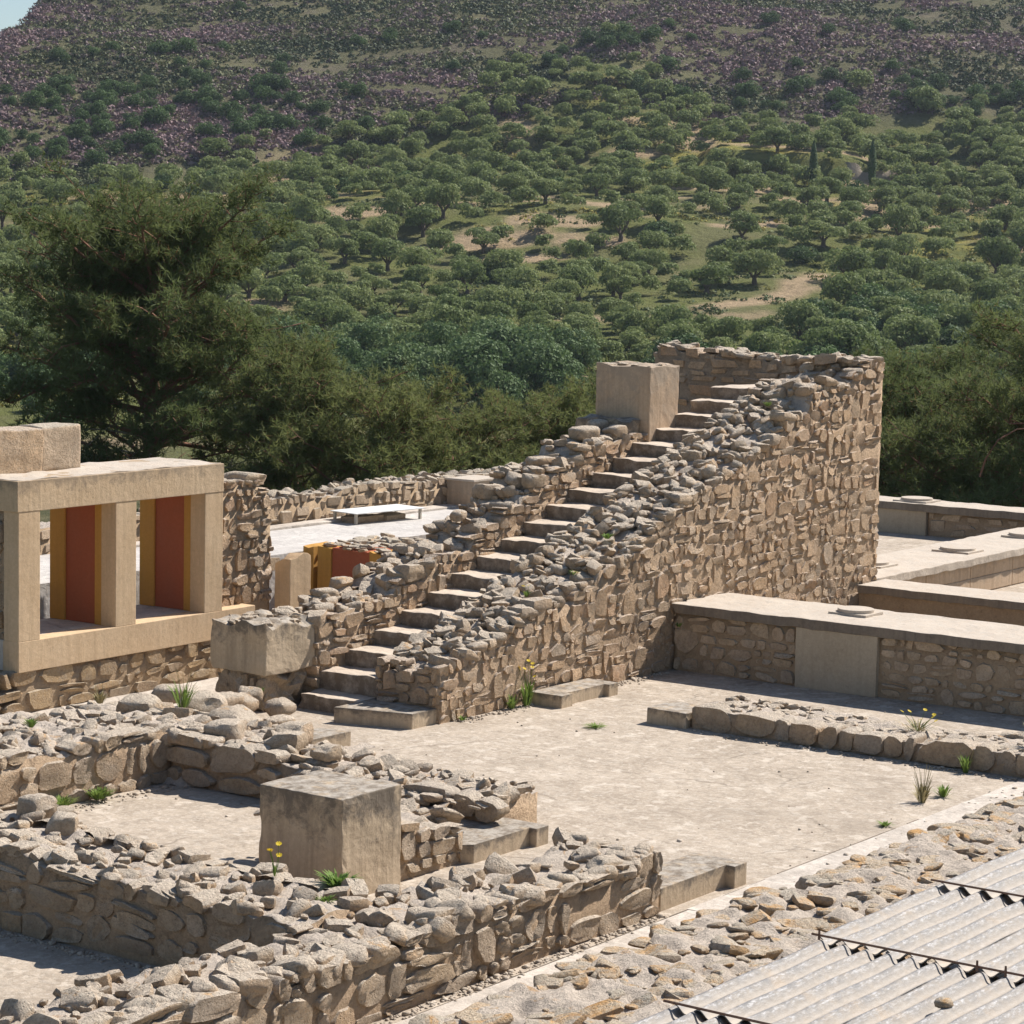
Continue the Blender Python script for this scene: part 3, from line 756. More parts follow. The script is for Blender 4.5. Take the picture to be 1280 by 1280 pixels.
strew(pl, 190, lambda rs: (lambda x: (x, rs.uniform(25.0, 25.5), ttop(x)-.01))(rs.uniform(26, 36)), .1, .26, 'pale_stone', n=2, seed=72, flat=.5)
pl.finish(w)
w = thing('plastered_pier', (33.6, 24.6, 1.2), 'short square tan pier with a flat top at the end of the terrace wall', 'pier')
V, F = rough_box(33.34, 34.1, 24.4, 24.95, 1.0, 1.63, bev=.01, cut=.2, amp=.003); world_part('shaft', V, F, M['pillar'], w)
V, F = rough_box(33.32, 34.12, 24.38, 24.97, 1.63, 1.665, bev=.006, cut=.2, amp=.002); world_part('top_slab', V, F, M['concrete_cap'], w)
# shelter board on short legs over two stone blocks
w = thing('shelter_board', (30.8, 24.4, 1.2), 'white board on four short legs sheltering something on the terrace', 'shelter')
V, F = merge([prism([(30.04, 24.19), (31.52, 23.99), (31.63, 24.65), (30.14, 24.79)], 1.365, 1.378)]); world_part('board', V, F, M['board'], w)
for x, y in ((30.10, 24.24), (31.47, 24.06), (31.55, 24.60), (30.19, 24.73)):
    V, F = rough_box(x-.02, x+.02, y-.02, y+.02, 1.195, 1.372, bev=.003, cut=1, amp=0); world_part('leg', V, F, M['legwood'], w)
w = thing('sheltered_stones', (30.8, 24.4, 1.2), 'pale flat stones lying in the shade beneath the white board', 'stones')
for x0, x1, y0, y1, h in ((30.22, 30.8, 24.28, 24.66, .10), (30.82, 31.3, 24.22, 24.6, .085)):
    V, F = rough_box(x0, x1, y0, y1, 1.195, 1.2+h, bev=.01, cut=.1, amp=.01); world_part('stone', V, F, M['pale_stone'], w)
V, F = rough_box(30.75, 31.25, 22.95, 23.2, 1.195, 1.29, bev=.01, cut=.1, amp=.003)
solo('kerb_block', V, F, M['plaster'], 'small low tan block on the terrace just behind the stair wall', 'block')

# ------------------------------------------------------------------ parapets on the right
def rel_disc(th, cx, cy, z, a=.30, r=.245):
    V, F = rough_box(cx-a*.9, cx+a*.9, cy-a, cy+a, z-.004, z+.032, bev=.004, cut=1, amp=0); world_part('plinth', V, F, M['concrete_cap'], th)
    n = 40; P_ = [(cx+r*math.cos(2*math.pi*i/n), cy+r*math.sin(2*math.pi*i/n)) for i in range(n)]
    V, F = prism(P_, z+.028, z+.075); V, F = bevel_mesh(V, F, .004, 1); world_part('disc', V, F, M['concrete_cap'], th)
w = thing('parapet', (28.8, 13, 0), 'nearest low wall with a flat concrete cap, facing the courtyard', 'parapet')
V, F = rough_box(28.15, 29.58, 7, 17.36, .765, .89, bev=.012, cut=.09, amp=.005, seed=2, chips=.08)
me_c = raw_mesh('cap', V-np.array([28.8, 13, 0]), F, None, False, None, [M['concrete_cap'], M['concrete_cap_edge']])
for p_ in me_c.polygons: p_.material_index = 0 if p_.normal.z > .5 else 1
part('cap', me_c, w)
V, F = rough_box(28.17, 29.5, 14.35, 15.5, 0, .766, bev=.006, cut=.3, amp=.002); world_part('plaster_panel', V, F, M['plaster'], w)
core(w, (7, 17.36, lambda t: .77), 28.23, 29.5, axis='y', amp=.004, mat='mortar_pale', topmat='mortar_pale')
pl = Pile()
lay_courses(pl, (28.23, 17.36, 0), (0, -1, 0), (-1, 0, 0), 1.84, lambda t: .765, w=.27, h=.17, mat='pale_stone', n=4, seed=81, proud=.026, gap=.022, waves=.01, jit=.12)
lay_courses(pl, (28.23, 14.33, 0), (0, -1, 0), (-1, 0, 0), 6, lambda t: .765, w=.24, h=.15, mat='pale_stone', n=4, seed=82, proud=.026, gap=.022, waves=.01, jit=.12)
pl.finish(w)
w = thing('column_marker', (29.0, 15.1, .89), 'round stone disc on a square plate set on the nearest parapet cap', 'marker')
rel_disc(w, 28.99, 15.09, .89, .27, .235)
w = thing('parapet', (33.7, 14, 0), 'short second low wall with a dark-edged cap between the nearest parapet and the tower', 'parapet')
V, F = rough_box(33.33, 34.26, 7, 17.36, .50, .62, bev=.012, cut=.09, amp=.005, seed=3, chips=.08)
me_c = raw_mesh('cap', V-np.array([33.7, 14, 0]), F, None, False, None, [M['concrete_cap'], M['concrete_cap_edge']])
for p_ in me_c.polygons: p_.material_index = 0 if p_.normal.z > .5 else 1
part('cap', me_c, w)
V, F = rough_box(33.42, 34.2, 7, 17.36, 0, .502, bev=.006, cut=.5, amp=.004); world_part('wall_body', V, F, M['mortar_pale'], w)
w = thing('parapet', (38, 18.1, 0), 'long low wall with a sunlit cap running away to the right from the tower corner', 'parapet')
V, F = rough_box(34.05, 44.7, 17.45, 18.82, .50, .625, bev=.012, cut=.09, amp=.005, seed=4, chips=.08); world_part('cap', V, F, M['concrete_cap'], w)
V, F = rough_box(34.35, 44.75, 17.55, 18.7, 0, .502, bev=.006, cut=.5, amp=.003); world_part('wall_body', V, F, M['pillar'], w)
for i in range(6):
    for z0_, z1_ in ((.02, .265), (.285, .495)):
        V, F = rough_box(34.4+1.62*i, 34.4+1.62*i+1.6, 17.535, 17.56, z0_, z1_, bev=.004, cut=.4, amp=.001); world_part('panel', V, F, M['pillar'], w)
for i, (x, y, lb) in enumerate(((35.5, 18.25, 'flat stone disc on the long sunlit parapet next to the tower corner'), (38.2, 18.05, 'flat stone disc on the long sunlit parapet, middle one of the three'), (41.0, 18.1, 'flat stone disc on the long sunlit parapet at the right edge of the picture'))):
    d_ = thing('column_marker', (x, y, .625), lb, 'marker'); rel_disc(d_, x, y, .625, .33, .29)
w = thing('parapet', (45.2, 19, 0), 'farthest low wall with a grey cap in front of the pine trees', 'parapet')
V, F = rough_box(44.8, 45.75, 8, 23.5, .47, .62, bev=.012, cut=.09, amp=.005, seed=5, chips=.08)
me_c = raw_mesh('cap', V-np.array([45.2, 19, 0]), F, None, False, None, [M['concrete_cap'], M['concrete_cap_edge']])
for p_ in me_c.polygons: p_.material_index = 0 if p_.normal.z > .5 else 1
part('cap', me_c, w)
V, F = rough_box(44.86, 45.6, 21.9, 23.2, 0, .472, bev=.006, cut=.5, amp=.002); world_part('plaster_panel', V, F, M['plaster'], w)
core(w, (8, 21.9, lambda t: .47), 44.92, 45.6, axis='y', amp=.004, mat='mortar_pale', topmat='mortar_pale')
pl = Pile(); lay_courses(pl, (44.92, 21.88, 0), (0, -1, 0), (-1, 0, 0), 8, lambda t: .46, w=.42, h=.18, mat='pale_stone', n=2, seed=83, proud=.01, gap=.03, waves=.01); pl.finish(w)
d_ = thing('column_marker', (45.2, 22.8, .62), 'flat stone disc on the farthest parapet beside the tower edge', 'marker'); rel_disc(d_, 45.25, 22.3, .62, .36, .31)

# ------------------------------------------------------------------ thresholds and slabs in the courtyard
def threshold(name, main, ears, z, label):
    ps = [bevel_mesh(*prism(main, -.03, z), .008)] + [bevel_mesh(*prism(e, -.03, z-.001), .008) for e in ears]
    V, F = merge(ps); solo(name, V, F, M['concrete'], label, 'slab')
threshold('threshold_slab', [(18.12, 13.18), (19.0, 13.18), (19.0, 13.95), (18.0, 13.95), (18.0, 13.3)], [[(18.99, 13.10), (19.19, 13.10), (19.19, 13.95), (18.99, 13.95)]], .175, 'threshold slab with a jutting end just behind the big square block')
threshold('threshold_slab', [(18.02, 11.0), (18.88, 11.0), (18.88, 11.45), (17.8, 11.45), (17.8, 11.0)], [[(18.87, 10.91), (19.08, 10.91), (19.08, 11.45), (18.87, 11.45)]], .2, 'threshold slab at the end of the near front wall')
threshold('threshold_slab', [(25.15, 16.95), (25.98, 16.95), (25.98, 17.34), (25.15, 17.34)], [[(24.92, 16.87), (25.16, 16.87), (25.16, 17.34), (24.92, 17.34)], [(25.97, 16.88), (26.18, 16.88), (26.18, 17.34), (25.97, 17.34)]], .155, 'threshold slab lying against the foot of the tall stair wall')
V, F = bevel_mesh(*prism([(20.85, 17.36), (21.5, 17.34), (21.42, 17.72), (20.8, 17.8)], -.03, .17), .01)
solo('stone_slab', V, F, M['concrete'], 'small cut slab left of the bottom step among the rubble', 'slab')

# ------------------------------------------------------------------ big square block
V, F = rough_box(16.29, 17.10, 13.22, 14.14, -.05, .895, bev=.012, cut=.06, amp=.004, seed=21, chips=.03)
V[:, 0] += (V[:, 2]-.4)*.0
solo('square_block', V, F, M['concrete'], 'big smooth-sided square stone block standing in the foreground ruins', 'block')

# ------------------------------------------------------------------ foreground walls
w = thing('front_wall', (14, 11.3, 0), 'nearest rubble wall along the bottom of the picture with a rough grey top', 'wall')
ft = lerp_prof([(9, .6), (12, .6), (13.1, .54), (14, .50), (15.1, .58), (16, .52), (16.9, .47), (17.7, .54), (17.75, .5)])
core(w, (9.2, 17.76, lambda t: ft(t)-.05), 10.97, 11.85, seed=12, amp=.05, step=.045, ny=20, topmat='mortar_top')
pl = Pile()
lay_courses(pl, (9.2, 10.97, 0), (1, 0, 0), (0, -1, 0), 8.55, lambda t: ft(9.2+t), w=.30, h=.2, mat='low_stone', n=6, seed=91, proud=.03, jit=.1, gap=.022)
lay_courses(pl, (17.76, 10.97, 0), (0, 1, 0), (1, 0, 0), .8, lambda t: .5, w=.28, h=.2, mat='low_stone', n=4, seed=92)
strew(pl, 150, lambda rs: (lambda x: (x, rs.uniform(11.05, 11.85), ft(x)-.03))(rs.uniform(11, 17.7)), .07, .30, 'low_stone', n=4, seed=93, flat=.6, tilt=.3, sink=.4)
strew(pl, 42, lambda rs: (lambda x: (x, 11.06+rs.random()*.08, ft(x)+.0))(rs.uniform(11, 17.7)), .2, .36, 'low_stone', n=6, seed=94, flat=.55, tilt=.14)
pl.add(6, (14.72, 11.02, .50), (.26, .2, .17), rotm((0, 1, 0), .6), 'low_stone')
pl.finish(w)

w = thing('near_cross_wall', (14.4, 13.9, 0), 'shaded rubble wall on the left running across between two small rooms', 'wall')
ct = lerp_prof([(11.7, .60), (12.4, .62), (13.1, .60), (14, .62), (14.8, .68), (16, .64), (18, .62)])
core(w, (11.75, 17.5, lambda t: ct(t)-.05), 13.95, 15.0, axis='y', seed=14, amp=.05, step=.045, ny=20, mat='mortar')
pl = Pile()
lay_courses(pl, (13.95, 17.4, 0), (0, -1, 0), (-1, 0, 0), 5.7, lambda t: ct(17.4-t), w=.30, h=.22, mat='low_stone', n=6, seed=101, proud=.03, jit=.18, gap=.022, waves=.05)
lay_courses(pl, (15.0, 12.0, 0), (0, 1, 0), (1, 0, 0), 5.4, lambda t: ct(12+t)-.04, w=.3, h=.2, mat='low_stone', n=4, seed=102)
strew(pl, 170, lambda rs: (lambda y: (rs.uniform(14.0, 15.0), y, ct(y)-.03))(rs.uniform(11.8, 16.8)), .06, .28, 'low_stone', n=4, seed=103, flat=.65, tilt=.35, sink=.4)
pl.add(6, (15.05, 15.55, .68), (.3, .28, .24), np.eye(3), 'low_stone'); pl.add(6, (14.75, 14.95, .68), (.28, .26, .2), rotm((0, 0, 1), .6), 'low_stone')
pl.finish(w)

# wall behind the big block and the cross wall to the left room corner
w = thing('room_wall', (18.9, 15.5, 0), 'low wall of two courses of large stones behind the small left room', 'wall')
rt = lerp_prof([(13.3, .38), (14.2, .40), (15.5, .40), (16, .42), (16.6, .50), (17.6, .50)])
core(w, (13.6, 17.6, lambda t: rt(t)-.05), 18.87, 19.75, axis='y', seed=15, amp=.045, step=.045, ny=20)
pl = Pile()
lay_courses(pl, (18.82, 17.6, 0), (0, -1, 0), (-1, 0, 0), 4.2, lambda t: rt(17.6-t), w=.42, h=.25, mat='low_stone', n=6, seed=111, proud=.02, gap=.02, jit=.04, waves=.01)
lay_courses(pl, (19.75, 13.8, 0), (0, 1, 0), (1, 0, 0), 3.6, lambda t: rt(13.8+t)-.08, w=.3, h=.18, mat='low_stone', n=4, seed=112)
strew(pl, 150, lambda rs: (lambda y: (rs.uniform(18.85, 19.8), y, rt(y)-.03))(rs.uniform(13.6, 17.6)), .07, .30, 'low_stone', n=4, seed=113, flat=.55, tilt=.3, sink=.4)
for x, y, s in ((19.2, 15.8, .26), (19.3, 16.4, .42), (19.75, 16.7, .36), (19.3, 17.2, .46)): pl.add(6, (x, y, .5), (s, s*.9, s*.55), rotm((0, 0, 1), random.uniform(0, 3)), 'low_stone')
pl.finish(w)
w = thing('wall_stub', (17.6, 13.8, 0), 'rubble wall stub between the big square block and its threshold', 'wall')
s2 = lerp_prof([(17.1, .52), (17.5, .46), (17.95, .36), (18.2, .3)])
core(w, (17.05, 18.1, lambda t: s2(t)-.04), 13.27, 14.6, seed=16, amp=.04, step=.045, ny=20, back=lambda t: .42)
core(w, (18.0, 18.9, lambda t: .30), 13.95, 14.9, seed=18, amp=.05, step=.08, ny=10, name='rubble_tail')
pl = Pile()
lay_courses(pl, (17.1, 13.27, 0), (1, 0, 0), (0, -1, 0), .98, lambda t: s2(17.1+t), w=.2, h=.14, mat='low_stone', n=4, seed=114, proud=.03, jit=.1)
strew(pl, 80, lambda rs: (rs.uniform(17.1, 18.9), rs.uniform(13.5, 14.9), .40-.05*rs.random()) , .08, .3, 'low_stone', n=4, seed=115, flat=.4, tilt=.25, sink=.45)
pl.finish(w)

# left room wall with its broad rubble head
w = thing('left_wall', (17, 18.4, 0), 'broad low rubble wall on the left whose sunlit face has courses of large squared stones', 'wall')
l4 = lerp_prof([(12, .62), (16.6, .60), (17.3, .54), (18.1, .57), (18.9, .52), (20, .5)])
core(w, (12.5, 18.95, lambda t: l4(t)-.05), 17.6, 19.9, seed=17, amp=.06, step=.05, ny=44, back=lambda t: .42)
pl = Pile()
lay_courses(pl, (12.5, 17.6, 0), (1, 0, 0), (0, -1, 0), 6.4, lambda t: l4(12.5+t), w=.30, h=.24, mat='low_stone', n=6, seed=121, proud=.03, gap=.02, jit=.05, waves=.015)
strew(pl, 300, lambda rs: (lambda x, y: (x, y, l4(x)*(1-(y-17.6)/2.3)+.42*(y-17.6)/2.3-.02))(rs.uniform(14.5, 18.9), rs.uniform(17.65, 19.85)), .06, .30, 'low_stone', n=4, seed=122, flat=.55, tilt=.3, sink=.4)
strew(pl, 26, lambda rs: (rs.uniform(16.2, 17.2), rs.uniform(17.2, 17.6), .04), .15, .36, 'pale_stone', n=4, seed=123, flat=.5, tilt=.1)
pl.finish(w)
w = thing('rubble_heap', (20.2, 18.6, 0), 'heap of tumbled stones between the left wall and the pedestal', 'rubble')
hp = lambda x, y: .50 - .10*max(0, x-19.6) - .06*abs(y-18.4)
nx = 40; V = []; F = []
for i in range(nx+1):
    for j in range(nx+1):
        x = 18.75 + 2.9*i/nx; y = 17.1 + 2.9*j/nx
        e = min(1, 6*min(i, j, nx-i, nx-j)/nx)
        V.append((x, y, (max(.0, hp(x, y)-.22*max(0, x-20.4)*2-.5*max(0, 17.7-y)))*e-.02))
V = np.array(V); V[:, 2] += .05*fbm(V*5, 3)
F = [[i*(nx+1)+j, (i+1)*(nx+1)+j, (i+1)*(nx+1)+j+1, i*(nx+1)+j+1] for i in range(nx) for j in range(nx)]
world_part('rubble_core', V, F, M['mortar_top'], w, smooth=True)
pl = Pile()
def heap(rs):
    x = rs.uniform(18.8, 21.2); y = rs.uniform(17.5, 19.8)
    return (x, y, max(.02, hp(x, y)-.44*max(0, x-20.4)-.04))
strew(pl, 150, heap, .08, .34, 'low_stone', n=4, seed=124, flat=.6, tilt=.3)
for x, y, z, s in ((21.6, 19.05, .25, .42), (21.1, 18.9, .32, .5), (21.3, 18.2, .17, .32), (20.5, 18.6, .42, .55), (20.2, 17.9, .38, .6), (21.9, 19.2, .3, .35), (20.9, 19.5, .4, .4), (21.0, 18.0, .12, .24), (21.95, 18.75, .2, .36), (19.9, 19.0, .45, .45), (20.0, 17.3, .22, .5)):
    pl.add(6, (x, y, z), (s, s*.8, s*.55), rotm((0, 0, 1), random.uniform(0, 3))@rotm((1, 0, 0), random.uniform(-.2, .2)), 'low_stone')
pl.finish(w)

# low wall strip on the right
w = thing('low_wall', (25.3, 12, 0), 'low kerb-like wall of one course of stones with weeds on its top, right of the courtyard', 'wall')
lw = lerp_prof([(8, .30), (11, .29), (11.4, .27), (12.5, .2), (14, .24), (15.05, .30)])
core(w, (8, 15.05, lambda t: lw(t)-.03), 24.9, 26.0, axis='y', seed=19, amp=.035, step=.05, ny=20, topmat='mortar_top', back=lambda t: .2)
pl = Pile()
lay_courses(pl, (24.9, 15.08, 0), (0, -1, 0), (-1, 0, 0), 7, lambda t: lw(15.08-t)-.0, w=.36, h=.30, mat='low_stone', n=6, seed=131, proud=.04, gap=.012, waves=.0, jit=.06, depth=.3)
strew(pl, 240, lambda rs: (lambda y: (rs.uniform(25.0, 26.0), y, lw(y)*.85-.0))(rs.uniform(9.5, 15)), .07, .26, 'low_stone', n=4, seed=132, flat=.4, tilt=.2, sink=.5)
pl.finish(w)
V, F = rough_box(24.83, 25.4, 15.07, 15.61, -.02, .185, bev=.01, cut=.15, amp=.004, seed=31, chips=.06)
solo('end_block', V, F, M['concrete'], 'smooth squared block at the near left end of the low kerb-like wall', 'block')

# rubble platform bottom right, orange lichen
w = thing('rubble_platform', (18.5, 9.2, 0), 'wide flat rubble wall top spotted with orange lichen beside the corrugated roof', 'wall')
nx, ny_ = 300, 74
V = []; F = []
for i in range(nx+1):
    for j in range(ny_+1):
        x = 11.5 + 14.2*i/nx; e0 = 10.38 + .07*math.sin(x*1.9) - (.10 if x > 18.6 else 0) + .05*math.sin(x*5.3); y = 7.0 + (e0-7.0)*j/ny_
        V.append((x, y, .12 + .05*(j < ny_-1) if j < ny_ and 0 < i < nx else -.02))
V = np.array(V, float); V[:, 2] += np.where(V[:, 2] > 0, .05*fbm(V*5.5+3, 4), 0)
F = [[i*(ny_+1)+j, (i+1)*(ny_+1)+j, (i+1)*(ny_+1)+j+1, i*(ny_+1)+j+1] for i in range(nx) for j in range(ny_)]
world_part('rubble_core', V, F, M['mortar_top'], w, smooth=True)
pl = Pile()
strew(pl, 820, lambda rs: (lambda x: (x, rs.uniform(7.9, 10.30-(.10 if x > 18.6 else 0)), .165))(rs.uniform(13, 25.2)), .05, .33, 'lichen_stone', n=4, seed=141, flat=.34, tilt=.16, sink=.45)
strew(pl, 60, lambda rs: (lambda x: (x, 10.27-(.10 if x > 18.6 else 0)+.08*rs.random(), .12))(rs.uniform(13, 24)), .2, .42, 'lichen_stone', n=6, seed=142, flat=.38, tilt=.1, sink=.4)
pl.finish(w)

# ------------------------------------------------------------------ corrugated roof bottom right
rf = thing('corrugated_roof', (15, 7, .9), 'weathered grey corrugated sheet roof in the bottom right corner', 'roof')
PITCH_ = .168; RY0 = 7.98
def corr_sheet(x0, x1, y0, n, lift, seed):
    """one sheet, corrugations along x; n waves across, y falling from y0"""
    m = n*12; th = .009; nxs = 12; V = []; R_ = []
    for s in (0, 1):
        for i in range(nxs+1):
            for j in range(m+1):
                ph = j/12*2*math.pi
                x = x0+(x1-x0)*i/nxs; y = y0 - PITCH_*j/12
                z = .9 + lift + .026*math.cos(ph) - s*th + .006*(1-i/nxs) + .004*math.sin(seed+j*.13+i)
                if j < 5: z -= .002
                V.append((x, y, z)); R_.append(.5+.5*math.cos(ph))
    a = (nxs+1)*(m+1); F = []
    for i in range(nxs):
        for j in range(m):
            q = [i*(m+1)+j, i*(m+1)+j+1, (i+1)*(m+1)+j+1, (i+1)*(m+1)+j]
            F.append(q); F.append([a+v for v in q[::-1]])
    for j in range(m): F.append([j, j+1, a+j+1, a+j]); k = nxs*(m+1); F.append([k+j, k+j+1, a+k+j+1, a+k+j])
    for i in range(nxs): F.append([i*(m+1), (i+1)*(m+1), a+(i+1)*(m+1), a+i*(m+1)])
    return np.array(V), F, R_
rows = [(11.1, 13.16), (13.07, 15.05), (14.96, 16.86), (16.77, 18.70), (18.62, 20.5)]
for k, (a, b_) in enumerate(rows):
    for q_ in range(3):
        V, F, R_ = corr_sheet(a, b_, RY0-.03*(k % 2)-q_*6*PITCH_, 6, .018*(k-1)+.003*q_, k*3+q_)
        o = world_part('sheet', V, F, M['roof'], rf, smooth=True)
        at_ = o.data.attributes.new('ridge', 'FLOAT', 'POINT'); at_.data.foreach_set('value', np.array(R_, dtype=np.float32))
for k in (1, 2, 3):
    x = rows[k][0]
    V, F = tube([(x-.004, RY0+.05, .9+.018*(k-1)+.036), (x-.004, 7.2, .9+.018*(k-1)+.034), (x-.004, 5.0, .9+.018*(k-1)+.036)], [.009]*3, 6)
    world_part('rusty_strip', V, F, M['rust'], rf)
for x, y in ((14.93, 7.96), (14.93, 6.8), (14.93, 6.6)):
    V, F = tube([(x, y, .93), (x, y, 1.0)], [.01, .008], 6); world_part('bolt', V, F, M['rust'], rf)
for x in (13.1, 15.0, 16.85):
    V, F = rough_box(x-.03, x+.03, 5, 7.98, .74, .84, bev=.006, cut=1, amp=.002); world_part('purlin', V, F, M['rust'], rf)
for x in (13.1, 16.85, 20.2):
    V, F = rough_box(x-.05, x+.05, 7.7, 7.8, 0, .76, bev=.006, cut=1, amp=.002); world_part('support_post', V, F, M['rust'], rf)
V, F = STONES[4][3]; solo('loose_stone', V*np.array([.14, .1, .06])+np.array([14.1, 6.63, .95]), F, M['lichen_stone'], 'small brown stone lying on the corrugated roof', 'stone', smooth=True)

# grit and pebbles lying on the floors
gr = random.Random(3); Vs, Fs, k = [], [], 0
for i in range(2600):
    q = gr.random()
    if q < .25: x, y = gr.uniform(12, 17.7), 10.95 - abs(gr.gauss(0, .06))
    elif q < .40: x, y = gr.uniform(23.4, 28), TW - .03 - abs(gr.gauss(0, .08))
    elif q < .5: x, y = gr.uniform(14.5, 18.8), 17.5 - abs(gr.gauss(0, .12))
    elif q < .65: x, y = 13.9 - abs(gr.gauss(0, .08)), gr.uniform(12.2, 16)
    elif q < .78: x, y = 24.8 - abs(gr.gauss(0, .08)), gr.uniform(9, 15)
    elif q < .86: x, y = gr.uniform(18, 25), 10.6 + gr.gauss(0, .15)
    elif gr.random() < .3: x, y = gr.uniform(13, 28), gr.uniform(10.8, 17.3)
    else: continue
    V, F = STONES[2][i % 18]; s = gr.uniform(.008, .03) if gr.random() < .93 else gr.uniform(.03, .055)
    Vs.append(V*np.array([s*1.2, s, s*.7]) + np.array([x, y, s*.2])); Fs.append(F+k); k += len(V)
tag(part('gravel', raw_mesh('gravel', np.concatenate(Vs), np.concatenate(Fs), M['floor'], True)), 'grit and small pebbles scattered on the courtyard floor and along the wall feet', 'gravel', kind='stuff')
V, F = merge([rough_box(19.55, 21.85, 10.856, 10.868, .002, .0125, bev=0, cut=.4, amp=.002), rough_box(22.1, 22.35, 10.858, 10.868, .002, .0125, bev=0, cut=.4, amp=.002), rough_box(14.2, 19.3, 10.842, 10.85, .001, .0085, bev=0, cut=.3, amp=.003)])
tag(part('paving_joint', raw_mesh('paving_joint', V, F, M['concrete_cap_edge'])), kind='structure')

# ------------------------------------------------------------------ the land: valley and hillside beyond the ruins
def hf(F, L):
    F = np.asarray(F, float); L = np.asarray(L, float)
    return np.stack([F*FW[0]+L*RT[0], F*FW[1]+L*RT[1]], -1)
ZP = [(-400, -6), (0, -.4), (48, -.4), (54, -1.2), (64, -4.2), (80, -6.5), (110, -9), (160, -10.5), (200, -10.8), (230, -9), (290, -3.7), (340, 2.2), (390, 14), (435, 28.6), (480, 43), (520, 54.4), (600, 77), (700, 104), (850, 135), (1100, 160)]
zpF = [p[0] for p in ZP]; zpZ = [p[1] for p in ZP]
def land_z(F, L):
    F = np.asarray(F, float); L = np.asarray(L, float); a = L/np.maximum(F, 30)
    Fc = np.interp(a, [-.9, -.26, -.205, -.185, -.15], [380, 425, 474, 520, 760])
    z = np.interp(np.minimum(F, Fc), zpF, zpZ) - .25*np.maximum(F-Fc, 0)
    k = np.clip((F-200)/160, 0, 1)
    P3 = np.stack([F/70, L/70, 0*F], -1).reshape(-1, 3); n = fbm(P3+5, 3).reshape(F.shape)
    P4 = np.stack([F/16, L/22, 0*F], -1).reshape(-1, 3); n2 = fbm(P4+9, 3).reshape(F.shape)
    z = z + k*(3.2*n + .8*n2)
    # spur that runs up to the right, terrace bank under the cypresses
    z = z + 4.5*np.exp(-((a-.035-(F-455)*.0006)/.022)**2)*np.clip((F-430)/40, 0, 1)*np.clip((560-F)/60, 0, 1)
    bank = np.clip((F-405)/2.2, 0, 1)*np.clip((a-.070)/.006, 0, 1)*np.clip((.150-a)/.02, 0, 1)
    z = z + 3.0*(bank*np.clip((428-F)/20, 0, 1) - np.clip((F-385)/20, 0, 1)*np.clip((405-F)/2.2, 0, 1)*.0)
    return z
def land_xyz(F, L):
    xy = hf(F, L); return np.concatenate([xy, land_z(F, L)[..., None]], -1)
def grove_edge(a): return np.interp(a, [-.2, -.138, -.0975, -.06, -.025, .019, .05, .082, .113, .16, .2], [386, 391, 402, 414, 434, 455, 452, 430, 428, 435, 438])
# bare soil patches (F, L, length across, depth) and the dirt track, in metres of the land itself
SOIL = [(349, -3.5, 9, 6), (356, 6, 10, 5), (345, 9, 8, 4), (372, 15, 9, 5), (380, 20, 12, 4), (366, -20, 12, 4), (338, 1, 7, 3), (330, 24, 6, 4), (395, 34, 8, 4), (388, 48, 12, 4), (402, 57, 9, 4), (392, 78, 8, 4), (362, 34, 7, 5),
        (352, 76, 10, 4), (345, -6, 12, 3), (374, 5, 10, 4), (383, 2, 7, 4), (356, 30, 5, 3), (296, 12, 7, 3), (300, -34, 10, 4), (415, 47, 18, 2), (205, -8, 16, 3), (395, 70, 7, 3), (318, 42, 8, 3)]
TRACK = [(302, 22.5), (306, 26), (311, 31), (316, 34), (324, 36), (333, 40)]
GR_F = np.concatenate([np.arange(-200, 40, 12.0), np.arange(40, 210, 3.0), np.arange(210, 560, 1.5), np.arange(560, 900, 14.0), np.arange(900, 1500, 60)])
GR_S = np.sinh(np.linspace(-2.2, 2.2, 240)); GR_S = GR_S/GR_S.max()
Fg = np.repeat(GR_F[:, None], len(GR_S), 1); Lg = (np.abs(GR_F)[:, None]*.75+130)*GR_S[None, :]
Vl = land_xyz(Fg, Lg).reshape(-1, 3)
nr, nc = Fg.shape; ii = np.arange(nr-1)[:, None]*nc + np.arange(nc-1)[None, :]; ii = ii.ravel()
Fl = np.stack([ii, ii+1, ii+nc+1, ii+nc], 1)
land = part('hillside', raw_mesh('hillside', Vl, Fl, M['land'], True)); tag(land, kind='structure')
ff = Fg.ravel(); ll = Lg.ravel(); aa = ll/np.maximum(ff, 30)
n1 = fbm(np.stack([ff/9, ll/9, 0*ff], -1), 4); n2 = fbm(np.stack([ff/3, ll/3, 0*ff+4], -1), 3); n3 = fbm(np.stack([ff/30, ll/30, 0*ff+8], -1), 3)
grass = np.array([.15, .165, .055]); soil = np.array([.40, .30, .19]); yel = np.array([.30, .27, .07]); scr = np.array([.13, .125, .07]); dryg = np.array([.16, .16, .07]); purp = np.array([.15, .12, .105])
col = grass[None]*np.ones((len(ff), 1))
def blend(c, t, m): return c*(1-m[:, None]) + t[None]*m[:, None]
col = blend(col, dryg, np.clip((n1+.1)*1.6, 0, 1)); col = blend(col, yel, np.clip((n3-.25)*2.5, 0, 1)*.8*(n2 > -.1)); col = blend(col, soil, np.clip((n1*.6+n3*.7-.45)*4, 0, 1))
for F0, L0, wl, wf in SOIL:
    d = np.sqrt(((ff-F0)/(wf*.85))**2 + ((ll-L0)/(wl*.85))**2) + n1*.6 + n2*.3; col = blend(col, soil*1.08, np.clip((1-d)*3.5, 0, 1))
def seg_d(px, py, ax, ay, bx, by):
    t = np.clip(((px-ax)*(bx-ax)+(py-ay)*(by-ay))/((bx-ax)**2+(by-ay)**2), 0, 1); return np.hypot(px-ax-t*(bx-ax), py-ay-t*(by-ay))
dt = np.min([seg_d(ff, ll, *TRACK[i], *TRACK[i+1]) for i in range(len(TRACK)-1)], 0); col = blend(col, soil*1.05, np.clip((2.6-dt)/1.2, 0, 1))
